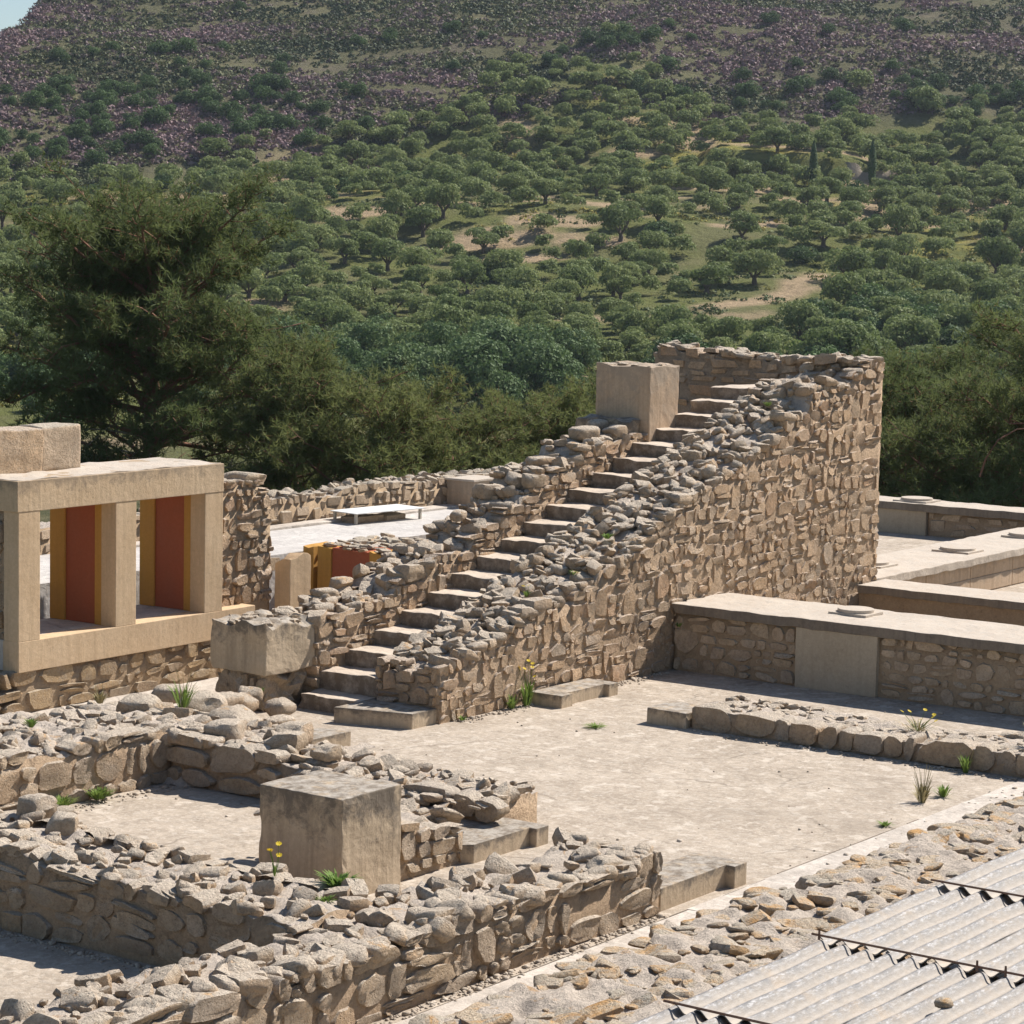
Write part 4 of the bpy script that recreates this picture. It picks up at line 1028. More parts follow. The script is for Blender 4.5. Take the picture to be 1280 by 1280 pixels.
up = np.clip((ff-grove_edge(aa)+n3*14)/12, 0, 1)
sc_ = blend(scr[None]*np.ones((len(ff), 1)), purp, np.clip(n1*1.5+.2, 0, 1)*.7); sc_ = blend(sc_, dryg*1.1, np.clip((n3*.5+n1+n2*.5-.25)*2.0, 0, 1)*.6)
col = col*(1-up[:, None]) + sc_*up[:, None]
col = blend(col, np.array([.10, .10, .05]), np.clip((200-ff)/40, 0, 1))
ca = land.data.color_attributes.new('ground', 'FLOAT_COLOR', 'POINT')
ca.data.foreach_set('color', np.concatenate([col, np.ones((len(col), 1))], 1).astype(np.float32).ravel())

# ------------------------------------------------------------------ foliage builders
def leaf_tris(P, N, size, rs, aspect=1.0):
    """one small triangle per point, lying roughly across N"""
    n = len(P); R = rs.normal(size=(n, 3)); R /= np.linalg.norm(R, axis=1)[:, None]
    T = np.cross(N, R); T /= np.linalg.norm(T, axis=1)[:, None]+1e-9; B = np.cross(N, T)
    s = size*rs.uniform(.6, 1.4, n)[:, None]
    V = np.stack([P+T*s*.55, P-T*s*.5+B*s*.42*aspect, P-T*s*.45-B*s*.5*aspect], 1).reshape(-1, 3)
    return V, np.arange(3*n).reshape(-1, 3)
def lumpy_crown(rs, w, h, z0, blobs, leaves, size, flatten=.75, under=.35):
    C_ = []; 
    for _ in range(blobs):
        a = rs.uniform(0, 2*math.pi); r = math.sqrt(rs.uniform(0, 1))*.72
        zz = rs.uniform(.1, 1)*(1-r*r*.55)
        C_.append((math.cos(a)*r*w/2, math.sin(a)*r*w/2, z0+h*zz*.8, rs.uniform(.16, .30)*w))
    C_ = np.array(C_); k = rs.randint(0, blobs, leaves)
    D = rs.normal(size=(leaves, 3)); D /= np.linalg.norm(D, axis=1)[:, None]; D[:, 2] = np.where(D[:, 2] < -under, -D[:, 2], D[:, 2])
    rad = C_[k, 3]*rs.uniform(.82, 1.06, leaves)
    P = C_[k, :3] + D*rad[:, None]*np.array([1, 1, flatten])
    N = D + rs.normal(size=D.shape)*.55; N /= np.linalg.norm(N, axis=1)[:, None]
    return leaf_tris(P, N, size, rs)
def olive_trunk(rs, h, spread, r=.28, forks=4):
    ps = [tube([(0, 0, -.5), (.05, 0, h*.3), (.02, .05, h*.5)], [r*1.3, r, r*.8], 6)]
    for i in range(forks):
        a = i*2*math.pi/forks + rs.uniform(-.5, .5)
        ps.append(tube([(0, 0, h*.4), (math.cos(a)*spread*.35, math.sin(a)*spread*.35, h*.75), (math.cos(a)*spread*.75, math.sin(a)*spread*.75, h*1.15)], [r*.6, r*.42, r*.18], 5))
    return merge(ps)
OL = []
for k in range(7):
    rs = np.random.RandomState(50+k)
    V, F = lumpy_crown(rs, 5.0, 2.5, 1.25, rs.randint(9, 20), 3000, .24, rs.uniform(.55, .9))
    tv, tf = olive_trunk(rs, 1.7, 1.6)
    cm = raw_mesh('crown', V, F, M['olive']); tm = raw_mesh('trunk', tv, tf, M['olive_bark'], True)
    Fa = [list(map(int, f)) for f in F] + [[i+len(V) for i in f] for f in tf]
    am = raw_mesh('olive_tree', np.concatenate([V, tv]), Fa, None, False, [0]*len(F)+[1]*len(tf), [M['olive'], M['olive_bark']])
    OL.append((cm, tm, am, (V, F)))
SH = []
for k in range(6):
    rs = np.random.RandomState(80+k)
    V, F = lumpy_crown(rs, 4.0, 2.6, .2, 16, 2200, .22, .85, .7)
    SH.append((raw_mesh('shrub', V, F, M['shrub']), (V, F)))
M['grove'] = leaf_material('grove_leaves', (.095,.155,.055), (.155,.22,.085), (.065,.11,.04), transl=.25, scale=.15)
TR = []     # larger, taller broadleaf trees of the grove in the valley
for k in range(4):
    rs = np.random.RandomState(95+k)
    V, F = lumpy_crown(rs, 8.4, 6.6, 1.0, 22, 7500, .30, .85, .5)
    tv, tf = olive_trunk(rs, 3.0, 2.4, .3)
    TR.append((raw_mesh('crown', V, F, M['grove']), raw_mesh('trunk', tv, tf, M['olive_bark'], True)))

def tree_root(name, F, L, s, rz, label, cat, group, sink=0.0):
    p = land_xyz(np.array([F]), np.array([L]))[0]; o = thing(name, (float(p[0]), float(p[1]), float(p[2])-sink), label, cat, group)
    o.rotation_euler = (0, 0, rz); o.scale = (s, s, s); return o
def bare(F, L):
    for F0, L0, wl, wf in SOIL:
        if ((F-F0)/(wf*.55))**2 + ((L-L0)/(wl*.55))**2 < 1: return True
    return float(min(seg_d(np.array([F]), np.array([L]), *TRACK[i], *TRACK[i+1])[0] for i in range(len(TRACK)-1))) < 4.6

rs = random.Random(5); spots = []
F = 252.0
while F < 470:
    L = -.235*F - 6 + rs.uniform(0, 6)
    dens = 5.0 if F < 300 else 5.5 if F < 380 else 4.7
    while L < .235*F + 8:
        f, l = F + rs.gauss(0, 1.2), L + rs.gauss(0, .9)
        a = l/f; e = grove_edge(a)
        if f < e - 2 + 26*rs.random()**3 and not bare(f, l):
            keep = .95
            if 284 < f < 304 and .05 < a < .12: keep = 0
            if 322 < f < 385 and -.03 < a < .10: keep = .88
            if f > 385: keep = 1.0
            if rs.random() < keep: spots.append((f, l, rs.choice([rs.uniform(.45, .7), rs.uniform(.65, .88), rs.uniform(.8, 1.08)])*(1.1 if a > .12 else 1)))
        L += dens
    F += 5.0 if F < 300 else 5.5 if F < 380 else 4.2
vis = [s for s in spots if abs(s[1]/s[0]) < .207]; vis.sort(key=lambda s: s[0]/s[2])
near = set(id(s) for s in vis[:300]); k = 0
restV, restF, off = [], [], 0
for s in spots:
    f, l, sc = s
    if id(s) in near:
        i = k % 7; k += 1
        lab, grp = 'grey-green olive tree of the grove on the hillside', 'olive trees on the hillside'
        if f < 362:
            r_ = tree_root('olive_tree', f, l, sc, rs.uniform(0, 6.28), lab, 'tree', grp); r_.scale = (sc*rs.uniform(.85, 1.2), sc*rs.uniform(.85, 1.2), sc*rs.uniform(.85, 1.3))
            part('crown', OL[i][0], r_); part('trunk', OL[i][1], r_)
        else:
            p = land_xyz(np.array([f]), np.array([l]))[0]; o = part('olive_tree', OL[i][2]); o.location = p; o.scale = (sc,)*3; o.rotation_euler = (0, 0, rs.uniform(0, 6.28)); tag(o, lab, 'tree', grp)
    else:
        p = land_xyz(np.array([f]), np.array([l]))[0]; V, Fc_ = OL[k % 7][3]; k += 1
        sel = np.arange(0, len(Fc_), 3 if abs(l/f) < .21 else 6); t = rs.uniform(0, 6.28); c_, s_ = math.cos(t), math.sin(t)
        Vt = V.reshape(-1, 3, 3)[sel]; cen = Vt.mean(1, keepdims=True); Vt = (cen + (Vt-cen)*1.6).reshape(-1, 3)
        Vt = np.stack([Vt[:, 0]*c_-Vt[:, 1]*s_, Vt[:, 0]*s_+Vt[:, 1]*c_, Vt[:, 2]], 1)*sc + p
        restV.append(Vt)
restV = np.concatenate(restV)
tag(part('olive_grove', raw_mesh('olive_grove', restV, np.arange(len(restV)).reshape(-1, 3), M['olive'])), 'farther olive trees merging into a dark green belt below the scrub', 'trees', kind='stuff')
print('olives', len(spots), len(vis), len(restV)//3)

# big rounded trees in the valley bottom and the leafy thicket on the right
for i, (f, l, s, lb) in enumerate([(226, -15, 1.0, 'leftmost large tree in the front row of the clump'), (222, -9, 1.05, 'second large tree from the left in the front row of the clump'), (224, -3, 1.1, 'large tree in the middle of the front row of the clump'), (229, 3, 1.0, 'rightmost large tree in the front row of the clump'),
        (236, -7, 1.1, 'large tree behind the gap left of the clump middle'), (238, 0, 1.1, 'large tree behind the right half of the front row'), (240, -14, 1.0, 'large tree behind the left half of the front row'), (246, -22, .95, 'large tree set back to the left of the clump'), (245, 5, .9, 'rightmost large tree at the back of the clump'), (248, -3, 1.0, 'rearmost large tree in the middle of the clump'),
        (222, -21, .8, 'smaller rounded tree left of the front row'), (250, -30, .9, 'rounded tree beside the crown of the big pine'), (258, -38, .9, 'rounded tree seen through the crown of the big pine')]):
    r_ = tree_root('broad_tree', f, l, s*.84, i*1.3, lb + ' in the valley', 'tree', 'large trees on the valley floor', .4)
    part('crown', TR[i % 4][0], r_); part('trunk', TR[i % 4][1], r_)
thick = random.Random(9)
for i in range(58):
    f = thick.uniform(236, 300); a = thick.uniform(.055, .225); 
    if f > 262 and a < .12: a += .08
    p = land_xyz(np.array([f]), np.array([f*a]))[0]
    o = part('thicket_shrub', SH[i % 6][0]); o.location = p; s = thick.uniform(.9, 1.7); o.scale = (s, s, s*.9); o.rotation_euler = (0, 0, i)
    tag(o, 'leafy dark green shrub in the thicket beyond the tall wall', 'shrub', 'shrubs in the thicket on the right')
vb = random.Random(41)
for i in range(70):
    f = vb.uniform(196, 256); a = vb.uniform(-.225, .03); l = a*f
    if f < 222 and a > -.11: continue
    p = land_xyz(np.array([f]), np.array([l]))[0]; o = part('valley_bush', SH[i % 6][0]); o.location = p; s = vb.uniform(.6, 1.25); o.scale = (s*1.1, s*1.1, s); o.rotation_euler = (0, 0, i)
    tag(o, 'dark leafy bush on the valley floor behind the pines', 'shrub', 'bushes on the valley floor')
for (f, l, s) in ((262, 33, .8), (264, 36, .9), (268, 30, .7), (398, -28, .8)):
    p = land_xyz(np.array([f]), np.array([l]))[0]
    me = SH[int(f) % 6][0].copy(); me.materials.clear(); me.materials.append(M['bright_leaf'])
    o = part('bright_shrub', me); o.location = p; o.scale = (s*1.2, s*1.2, s*.8)
    tag(o, 'bright yellow-green bush standing out of the hillside green' if f > 300 else 'bright yellow-green bush in the thicket beyond the tall wall', 'shrub', None if f > 300 else 'bright bushes in the thicket')
gs = random.Random(77)
for i in range(60):
    f = gs.uniform(262, 425); a = gs.uniform(-.2, .21); l = a*f
    if f > grove_edge(a) - 2 or bare(f, l): continue
    p = land_xyz(np.array([f]), np.array([l]))[0]; s = gs.uniform(.6, 1.2); o = part('grove_shrub', SH[i % 6][0]); o.location = p; o.scale = (s, s, s*gs.uniform(.8, 1.1)); o.rotation_euler = (0, 0, i)
    tag(o, 'dark green evergreen bush standing among the grey-green olives', 'shrub', 'evergreen bushes in the olive grove')
# cypresses below the bank
for (f, l, h, lab) in ((398, 45.6, 7.0, 'slim dark cypress below the long bank, left one of the pair'), (400, 55.0, 7.4, 'slim dark cypress below the long bank, right one of the pair')):
    rs_ = np.random.RandomState(int(l)); n = 2200; t = rs_.uniform(0, 1, n); a = rs_.uniform(0, 6.28, n); r = .62*np.sin(np.pi*np.clip(t*.92+.08, 0, 1))**.7*rs_.uniform(.7, 1.1, n)
    P = np.stack([np.cos(a)*r, np.sin(a)*r, t*h+.3], 1); N = np.stack([np.cos(a), np.sin(a), .5*np.ones(n)], 1)
    V, F = leaf_tris(P, N/np.linalg.norm(N, axis=1)[:, None], .22, rs_); r_ = tree_root('cypress', f, l, 1, 0, lab, 'tree', None)
    part('crown', raw_mesh('crown', V, F, M['shrub']), r_); V, F = tube([(0, 0, -.4), (0, 0, h*.6)], [.16, .06], 6); part('trunk', raw_mesh('trunk', V, F, M['olive_bark']), r_)

# dark shrubs and small trees scattered over the upper slope
us = random.Random(12); n_up = 0
cl = [(-.17, 428, 30, 9), (-.13, 420, 22, 9), (-.19, 408, 16, 5), (-.09, 430, 18, 8), (-.12, 446, 14, 8), (.03, 468, 12, 5), (.165, 452, 12, 7), (.19, 445, 14, 6), (.12, 446, 8, 6), (.065, 446, 8, 5), (-.15, 465, 8, 9), (-.06, 480, 8, 9), (-.20, 440, 9, 6), (.10, 470, 6, 9)]
for a0, f0, cnt, sp in cl:
    for _ in range(cnt):
        f = f0 + us.gauss(0, sp); l = a0*f + us.gauss(0, sp*1.5)
        p = land_xyz(np.array([f]), np.array([l]))[0]; s = us.uniform(.55, 1.15)
        o = part('hill_shrub', SH[n_up % 6][0]); n_up += 1; o.location = p; o.scale = (s, s, s*.95); o.rotation_euler = (0, 0, us.uniform(0, 6.28))
        tag(o, 'dark green rounded shrub on the purple scrub slope', 'shrub', 'shrubs on the upper slope')

# low heath: countless little cushions, purple in flower among grey-green
rs_ = np.random.RandomState(33); n = 34000
f = rs_.uniform(385, 545, n); a = rs_.uniform(-.24, .24, n); l = a*f
clump = fbm(np.stack([f/6, l/10, 0*f], -1), 3); keep = (f > grove_edge(a)-3 + 16*fbm(np.stack([f/20, l/26, 0*f+2], -1), 2)) & (clump > -.9*(rs_.uniform(0, 1, n))-.0)
f, l, a = f[keep], l[keep], a[keep]; Pc = land_xyz(f, l); m = len(f)
sz = rs_.uniform(.45, 1.15, m)*(1+.25*clump[keep]); per = 16
tone = fbm(np.stack([f/14, l/20, 0*f+3], -1), 3) + rs_.normal(size=m)*.35
cA = np.where((tone > .02)[:, None], np.array([.20, .15, .14]), np.array([.15, .165, .07])); cA = np.where((tone > .42)[:, None], np.array([.27, .18, .185]), cA); cA = np.where((tone < -.55)[:, None], np.array([.065, .09, .04]), cA)
D = rs_.normal(size=(m, per, 3)); D /= np.linalg.norm(D, axis=2)[..., None]; D[..., 2] = np.abs(D[..., 2])
P = (Pc[:, None, :] + D*sz[:, None, None]*np.array([1, 1, .75])*rs_.uniform(.7, 1.05, (m, per))[..., None]).reshape(-1, 3)
N = D.reshape(-1, 3) + rs_.normal(size=(m*per, 3))*.5; N /= np.linalg.norm(N, axis=1)[:, None]
V, F = leaf_tris(P, N, .46, rs_)
o = part('heath', raw_mesh('heath', V, F, M['scrub'])); tag(o, 'low purple and grey-green heath covering the upper hillside', 'heath', kind='stuff')
cc = np.repeat(cA, per*3, 0)*np.repeat(rs_.uniform(.75, 1.25, m), per*3)[:, None]
ca = o.data.color_attributes.new('tint', 'FLOAT_COLOR', 'POINT'); ca.data.foreach_set('color', np.concatenate([cc, np.ones((len(cc), 1))], 1).astype(np.float32).ravel())
print('heath', m)
# grass tufts and low herbs between the olives
n = 9000; f = rs_.uniform(205, 440, n); a = rs_.uniform(-.225, .225, n); l = a*f
g1 = fbm(np.stack([f/10, l/12, 0*f+6], -1), 3); keep = (f < grove_edge(a)) & (g1 > -.1); f, l = f[keep], l[keep]; Pc = land_xyz(f, l); m = len(f); per = 14
tone = fbm(np.stack([f/18, l/22, 0*f+1], -1), 3)+rs_.normal(size=m)*.3
cA = np.where((tone > .35)[:, None], np.array([.34, .29, .05]), np.array([.16, .19, .06])); cA = np.where((tone < -.3)[:, None], np.array([.10, .14, .05]), cA)
D = rs_.normal(size=(m, per, 3)); D /= np.linalg.norm(D, axis=2)[..., None]; D[..., 2] = np.abs(D[..., 2])
P = (Pc[:, None, :] + D*np.array([1.1, 1.1, .45])*rs_.uniform(.3, 1, (m, per))[..., None]).reshape(-1, 3); N = D.reshape(-1, 3)
V, F = leaf_tris(P, N, .35, rs_); o = part('grove_grass', raw_mesh('grove_grass', V, F, M['scrub'])); tag(o, 'grass and yellow-green herbs growing between the olive trees', 'grass', kind='stuff')
cc = np.repeat(cA, per*3, 0); ca = o.data.color_attributes.new('tint', 'FLOAT_COLOR', 'POINT'); ca.data.foreach_set('color', np.concatenate([cc, np.ones((len(cc), 1))], 1).astype(np.float32).ravel())

# earth bank with a stone face below the dry-grass terrace
Lb = np.linspace(33, 64, 60); V = []; F = []
for i, l_ in enumerate(Lb):
    for j in range(6):
        f_ = 404.2 + .5*j; e = land_xyz(np.array([402.5]), np.array([l_]))[0][2]; xy = hf(np.array([f_]), np.array([l_]))[0]; V.append((xy[0], xy[1], e - .6 + 3.6*(j/5)*min(1, i/6, (59-i)/8)))
V = np.array(V); V += fnoise(V*.5, 3)*.45
F = [[i*6+j, (i+1)*6+j, (i+1)*6+j+1, i*6+j+1] for i in range(59) for j in range(5)]
solo('earth_bank', V, F, M['rock'], 'pale eroded bank below a strip of dry grass high on the hillside at right', 'bank', smooth=True)
# rock outcrops
for i, (f, l, s, lab) in enumerate(((262, 22.5, 2.4, 'pale boulder at the foot of the olive grove'), (232, 6.5, 1.6, 'pale boulder below the olive grove beside the thicket'))):
    V, F = STONES[6][i]; p = land_xyz(np.array([f]), np.array([l]))[0]; V = V*np.array([s*1.6, s*2.2, s]) + fnoise(V*3+i, 3)*s*.16
    o = part('rock_outcrop', raw_mesh('rock_outcrop', V, F, M['rock'], True)); o.location = p; o.rotation_euler = (.1, .2, .6); tag(o, lab, 'rock')

# ------------------------------------------------------------------ pines close behind the ruins
def tuft_cloud(P, Dv, rs, needles=12, ln=.23, wd=.013):
    n = len(P); 
    R = rs.normal(size=(n, needles, 3)); R /= np.linalg.norm(R, axis=2)[..., None]
    D = Dv[:, None, :]*.55 + R; D /= np.linalg.norm(D, axis=2)[..., None]
    S = np.cross(D, rs.normal(size=D.shape)); S /= np.linalg.norm(S, axis=2)[..., None]
    L_ = ln*rs.uniform(.65, 1.2, (n, needles))[..., None]; B = P[:, None, :] + D*.02
    V = np.stack([B-S*wd, B+S*wd, B+D*L_], 2).reshape(-1, 3); return V, np.arange(len(V)).reshape(-1, 3)
def make_pine(seed, h, r, trunk_r, base=.3, limbs=34, lean=.0, tufts=6500, dead=14, shape='round', sub=.9):
    rs = np.random.RandomState(seed); ps = []; dd = []
    tz = np.linspace(0, h*.93, 9); tp_ = np.stack([lean*tz + .25*np.sin(tz*.7+seed), .2*np.cos(tz*.6+seed), tz], 1); tp_[0, 2] = -1
    ps.append(tube(tp_, trunk_r*(1-np.linspace(0, .86, 9)), 8))
    TP, TD = [], []
    for i in range(limbs):
        q = base + (1-base)*((i+.5)/limbs)**.9; z = h*.93*q; c = np.array([np.interp(z, tp_[:, 2], tp_[:, 0]), np.interp(z, tp_[:, 2], tp_[:, 1]), z])
        az = i*2.4 + rs.uniform(-.5, .5); u = (q-base)/(1-base)
        prof = (math.sin(math.pi*min(1, u*.70+.26))**.7 if shape == 'round' else (1-u)**.6)
        ln = r*prof*rs.uniform(.62, 1.08); rise = rs.uniform(-.15, .75) + .35*u
        d = np.array([math.cos(az), math.sin(az), 0]); pts = [c + d*ln*t + np.array([0, 0, 1])*ln*(rise*t - .22*t*t*(1-u)) + rs.normal(size=3)*.05*ln*t for t in np.linspace(0, 1, 6)]
        ps.append(tube(pts, trunk_r*.26*(1-np.linspace(0, .85, 6))*(.5+.5*ln/r), 5)); pts = np.array(pts)
        ns = int(5 + ln*2.6)
        for k_ in range(ns):
            t = rs.uniform(.22, 1); b_ = np.array([np.interp(t, np.linspace(0, 1, 6), pts[:, c_]) for c_ in range(3)])
            sd = rs.normal(size=3); sd[2] = abs(sd[2])*.5+.15; sd = sd/np.linalg.norm(sd) + d*.6; sd /= np.linalg.norm(sd)
            sl = sub*rs.uniform(.4, 1)*(1.15-.4*t); e_ = b_ + sd*sl; ps.append(tube([b_, (b_+e_)/2+rs.normal(size=3)*.05, e_], [.02, .014, .006], 3))
            nt_ = rs.randint(9, 15)
            for _ in range(nt_):
                tt = rs.uniform(.35, 1.05); TP.append(b_ + sd*sl*tt + rs.normal(size=3)*np.array([.19, .19, .13])); v = sd+rs.normal(size=3)*.5+np.array([0, 0, .5]); TD.append(v/np.linalg.norm(v))
    for i in range(dead):
        z = h*rs.uniform(.12, .55); az = rs.uniform(0, 6.28); c = np.array([np.interp(z, tp_[:, 2], tp_[:, 0]), np.interp(z, tp_[:, 2], tp_[:, 1]), z]); d = np.array([math.cos(az), math.sin(az), rs.uniform(-.3, .3)]); ln = r*rs.uniform(.3, .75)
        pts = [c+d*ln*t + rs.normal(size=3)*.12*t for t in np.linspace(0, 1, 5)]; dd.append(tube(pts, .035*(1-np.linspace(0, .8, 5)), 4))
        for _ in range(3):
            b_ = pts[rs.randint(2, 5)]; dd.append(tube([b_, b_+rs.normal(size=3)*.35, b_+rs.normal(size=3)*.55], [.014, .01, .004], 3))
    TP = np.array(TP); TD = np.array(TD)
    if seed == 1:
        ok = ~((np.hypot(TP[:, 0]-.03*TP[:, 2], TP[:, 1]) < 1.25) & (TP[:, 2] < .62*h)); TP = TP[ok]; TD = TD[ok]
    idx = rs.permutation(len(TP))[:tufts]
    V, F = tuft_cloud(TP[idx], TD[idx], rs); tv, tf = merge(ps); dv, df = merge(dd)
    print('pine', seed, len(TP), len(F))
    return raw_mesh('needles', V, F, M['pine']), raw_mesh('trunk', tv, tf, M['bark'], True), raw_mesh('dead_branches', dv, df, M['dead_twig'], True)
PN = [make_pine(1, 11.6, 4.0, .29, base=.42, limbs=86, lean=.03, tufts=14500, dead=22, sub=1.1),
      make_pine(2, 7.2, 3.6, .17, base=.10, limbs=56, tufts=9000, dead=12, sub=1.0),
      make_pine(3, 8.6, 3.3, .18, base=.12, limbs=56, tufts=9000, dead=12, sub=1.0)]
def pine(kind, F, L, z, s, rz, label, group=None):
    xy = hf(np.array([F]), np.array([L]))[0]; o = thing('pine_tree', (float(xy[0]), float(xy[1]), z), label, 'tree', group); o.scale = (s, s, s); o.rotation_euler = (0, 0, rz)
    for nm, me in zip(('crown', 'trunk', 'dead_branches'), PN[kind]): part(nm, me, o)
pine(0, 62, -8.9, -5.2, 1.0, 0.0, 'big dark spreading pine with a bare lower trunk behind the window wall')
g_ = 'pines behind the terrace'
row = [(1, 57, -13.8, -3.9, .75, 'bushy pine at the left edge under the branches of the big pine'), (2, 60, -5.0, -5.0, .90, 'bushy pine just right of the big pine trunk, above the wall stub'), (1, 58, -3.0, -4.4, .86, 'olive-green pine above the left end of the terrace wall'),
       (1, 62, -.9, -4.9, .84, 'olive-green pine above the white shelter board'), (2, 64, 1.2, -5.4, .82, 'olive-green pine above the short tan pier of the terrace'), (1, 67, 3.4, -5.8, 1.04, 'tall wispy pine left of the tan pillar by the stairs'),
       (2, 72, -2.2, -6.6, .72, 'pine of the second row seen between the nearer ones behind the terrace'), (2, 66, 5.4, -5.8, .90, 'pine directly behind the tan pillar and the upper steps')]
for i, (k_, f, l, z, s, lb) in enumerate(row): pine(k_, f, l, z, s, i*1.9, lb, g_)
g_ = 'pines to the right of the tower'
row = [(2, 64, 9.4, -4.8, .86, 'dark pine touching the right edge of the tall stair wall'), (1, 60, 11.2, -4.4, .90, 'dark pine above the middle of the farthest parapet'), (2, 57, 12.7, -4.0, .98, 'nearest dark pine at the right edge of the picture'),
       (1, 66, 14.6, -4.6, 1.08, 'tall pine rising over the others at the right edge'), (2, 72, 12.2, -5.4, .92, 'pine in the second row to the right of the tall stair wall'), (1, 70, 8.6, -5.6, .92, 'pine whose top shows just above the right end of the tall stair wall')]
for i, (k_, f, l, z, s, lb) in enumerate(row): pine(k_, f, l, z, s, 2+i*1.3, lb, g_)
# bowed dead bough on the right
V, F = tube([(0, 0, 0), (.15, 0, .5), (.45, 0, 1.0), (.95, 0, 1.3), (1.6, 0, 1.35)], [.032, .028, .024, .02, .012], 6)
xy = hf(np.array([54.0]), np.array([10.2]))[0]
o = part('bare_bough', raw_mesh('bare_bough', V, F, M['bark'], True)); o.location = (xy[0]-.25*RT[0], xy[1]-.25*RT[1], .75); o.scale = (.8, .8, .8); o.rotation_euler = (0, 0, YAW-math.pi/2); tag(o, 'pale bare curved bough hanging out of the pines at the right edge', 'branch')
# undergrowth between pines and ruins
rs_ = np.random.RandomState(3)
for i in range(26):
    f = rs_.uniform(58, 74); l = -.24*f + i*(.48*f)/25; p = land_xyz(np.array([f]), np.array([l]))[0]
    o = part('undergrowth_bush', SH[i % 6][0]); o.location = p; s = rs_.uniform(.5, .85); o.scale = (s, s, s); tag(o, 'dark bush in the shade under the pines', 'shrub', 'bushes under the pines')

# ------------------------------------------------------------------ weeds and flowers
def herb(name, x, y, z, r, h, n, mat, label, flowers=0, stalks=0, seed=0, cat='plant', wide=.008):
    rs = np.random.RandomState(seed+1); V = []; F = []
    for i in range(n):
        a = rs.uniform(0, 6.28); rr = r*rs.uniform(.2, 1); hh = h*rs.uniform(.4, 1); b_ = np.array([math.cos(a)*rr*.25, math.sin(a)*rr*.25, 0]); e = np.array([math.cos(a)*rr, math.sin(a)*rr, hh]); m_ = (b_+e)/2 + np.array([0, 0, hh*.25]); s = np.array([-math.sin(a), math.cos(a), 0])*wide*rs.uniform(.6, 1.5)
        k = len(V); V += [b_-s*.4, b_+s*.4, m_+s, m_-s, e]; F += [[k, k+1, k+2, k+3], [k+3, k+2, k+4]]
    t = thing(name, (x, y, z), label, cat); part('leaves', raw_mesh('leaves', V, F, M[mat]), t)
    for i in range(flowers or stalks):
        a = rs.uniform(0, 6.28); e = np.array([math.cos(a)*r*.7*rs.uniform(.2, 1), math.sin(a)*r*.7, h*rs.uniform(1.1, 1.9)])
        v, f = tube([(0, 0, 0), e*.6+np.array([.01, 0, 0]), e], [.004, .003, .002], 4); part('stalk', raw_mesh('stalk', v, f, M['dry' if stalks else 'weed']), t)
        if flowers:
            pv = []; pf = []
            for q in range(9):
                b0 = 2*math.pi*q/9; k = len(pv); pv += [(0, 0, 0), (.022*math.cos(b0-.25), .022*math.sin(b0-.25), .004), (.027*math.cos(b0), .027*math.sin(b0), .006), (.022*math.cos(b0+.25), .022*math.sin(b0+.25), .004)]; pf.append([k, k+1, k+2, k+3])
            o = part('flower', raw_mesh('flower', pv, pf, M['petal']), t); o.location = e; o.rotation_euler = (.4, -.3, a)
    return t
herb('yellow_flower', 14.85, 12.72, .60, .07, .14, 10, 'weed', 'slender plant with yellow flowers in front of the big square block', flowers=5, seed=1)
herb('weed', 15.0, 12.2, .56, .22, .13, 120, 'bright_leaf', 'bright green leafy weed on the rubble below the big square block', seed=2, wide=.013)
herb('weed', 14.6, 12.0, .56, .10, .06, 50, 'weed', 'small green weed on the front wall top', seed=3)
herb('weed', 17.75, 17.5, .02, .20, .12, 150, 'weed', 'green weed at the foot of the left wall, right one of the pair', seed=4)
herb('weed', 17.25, 17.5, .02, .20, .12, 110, 'weed', 'green weed at the foot of the left wall, left one of the pair', seed=5)
herb('weed', 16.4, 17.35, .03, .08, .07, 50, 'bright_leaf', 'tiny green tuft by the pale squared stones on the left', seed=6)
herb('weed', 18.1, 18.8, .52, .10, .10, 80, 'bright_leaf', 'small bright green clump on the broad left wall top', seed=7)
herb('yellow_flower', 24.78, 17.28, 0, .16, .34, 60, 'weed', 'weed with yellow flowers growing up the foot of the tall stair wall', flowers=8, seed=8)
herb('weed', 24.5, 17.30, 0, .14, .2, 60, 'weed', 'green weed at the foot of the stair wall left of the threshold slab', seed=9)
herb('weed', 23.5, 17.3, 0, .08, .06, 40, 'weed', 'small green tuft at the foot of the stair wall end', seed=10)
herb('weed', 24.2, 15.9, 0, .18, .05, 70, 'weed', 'flat weed growing in the middle of the courtyard floor', seed=11)
herb('dry_weed', 23.1, 11.2, 0, .15, .22, 60, 'dry', 'tall dry weed at the joint of the courtyard paving', stalks=14, seed=12)
herb('dry_weed', 23.5, 11.15, 0, .16, .12, 60, 'weed', 'low green weed beside the tall dry one at the paving joint', seed=13)
herb('weed', 24.75, 11.5, 0, .12, .20, 60, 'weed', 'green weed against the low kerb-like wall at right', stalks=4, seed=14)
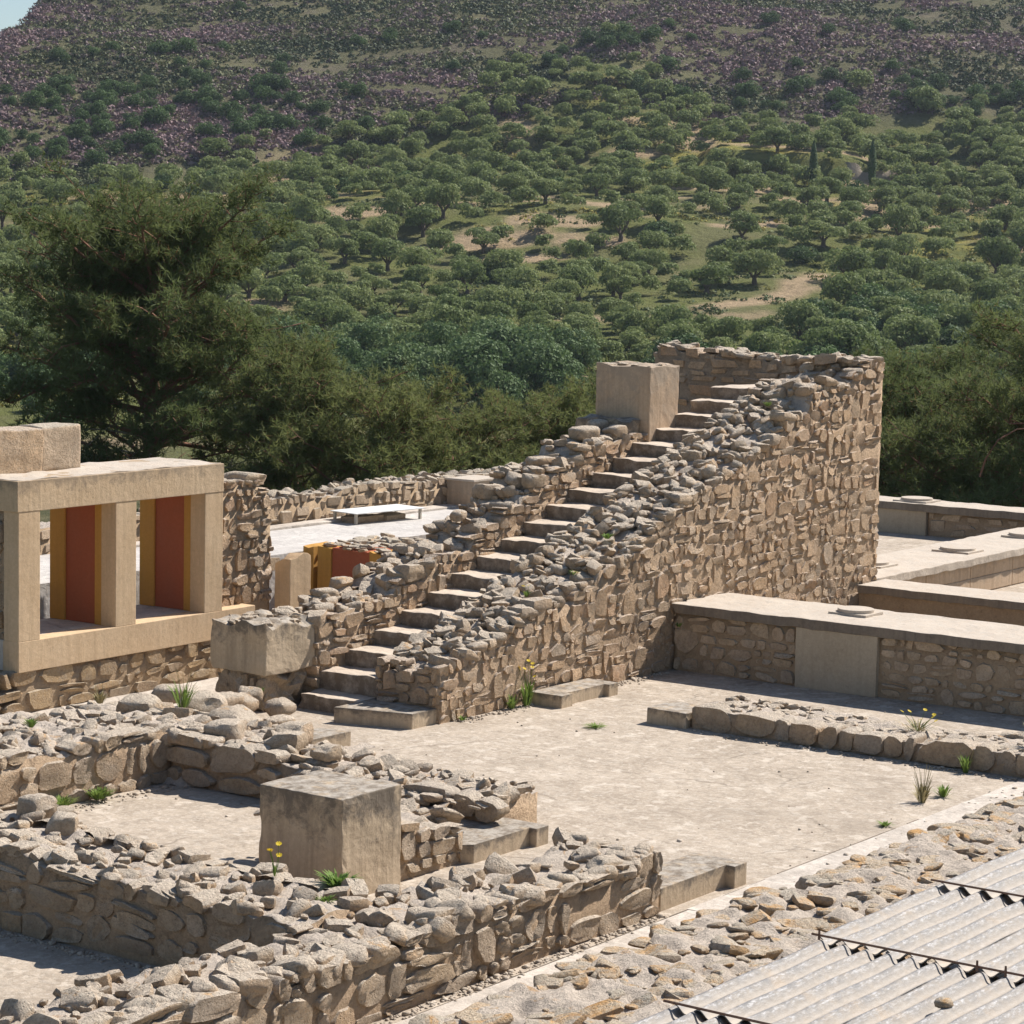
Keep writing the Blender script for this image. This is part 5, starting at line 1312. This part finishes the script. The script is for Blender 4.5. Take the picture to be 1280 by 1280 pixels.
herb('yellow_flower', 25.6, 12.5, .2, .35, .12, 40, 'dry', 'group of thin weeds with small yellow flowers on the low kerb-like wall', flowers=7, seed=15)
herb('dry_weed', 25.3, 11.0, .25, .14, .28, 50, 'dry', 'dry grass with seed heads on the low kerb-like wall at the right edge', stalks=9, seed=16)
herb('weed', 20.1, 18.55, .48, .22, .30, 46, 'weed', 'leggy green weed sprouting from the rubble in front of the pedestal', stalks=6, seed=17)
herb('weed', 22.1, 19.2, .25, .09, .12, 40, 'bright_leaf', 'green weed at the foot of the pedestal beside the steps', seed=18)
herb('weed', 19.9, 19.6, .42, .14, .14, 60, 'dry', 'dry grey-green tuft on the rubble left of the pedestal', stalks=5, seed=19)
herb('weed', 26.2, 17.6, 1.42, .10, .07, 40, 'weed', 'small green tuft on the lower part of the stair wall top', seed=20)
herb('weed', 27.1, 17.7, 1.8, .12, .08, 60, 'bright_leaf', 'small green tuft halfway up the stair wall top', seed=21)
herb('yellow_flower', 25.4, 17.75, 1.22, .08, .09, 30, 'weed', 'tiny yellow-flowered weed between the stones of the lower stair wall', flowers=2, seed=22)
herb('weed', 31.3, 17.8, 3.32, .10, .07, 50, 'weed', 'small yellow-green tuft near the top of the tall stair wall', seed=23)
herb('weed', 21.9, 11.0, .0, .12, .05, 50, 'weed', 'tiny weeds in the paving joint', seed=24)
herb('weed', 28.1, 17.2, .6, .07, .06, 40, 'weed', 'green tuft in the corner between tall wall and nearest parapet', seed=25)

# ------------------------------------------------------------------ air
bx_ = prism([tuple(hf(np.array([f_]), np.array([l_]))[0]) for f_, l_ in ((-30, -60), (-30, 60), (700, 420), (700, -420))], -14.0, 125.0)
m, nt = newmat('haze'); nd = nt.nodes.new('ShaderNodeVolumePrincipled'); nd.inputs['Color'].default_value = (.72, .82, 1, 1); nd.inputs['Density'].default_value = .00009; nd.inputs['Anisotropy'].default_value = .3
oo = nt.nodes.new('ShaderNodeOutputMaterial'); nt.links.new(nd.outputs[0], oo.inputs['Volume'])
hz = part('haze', raw_mesh('haze', bx_[0], bx_[1], m)); tag(hz, kind='stuff')
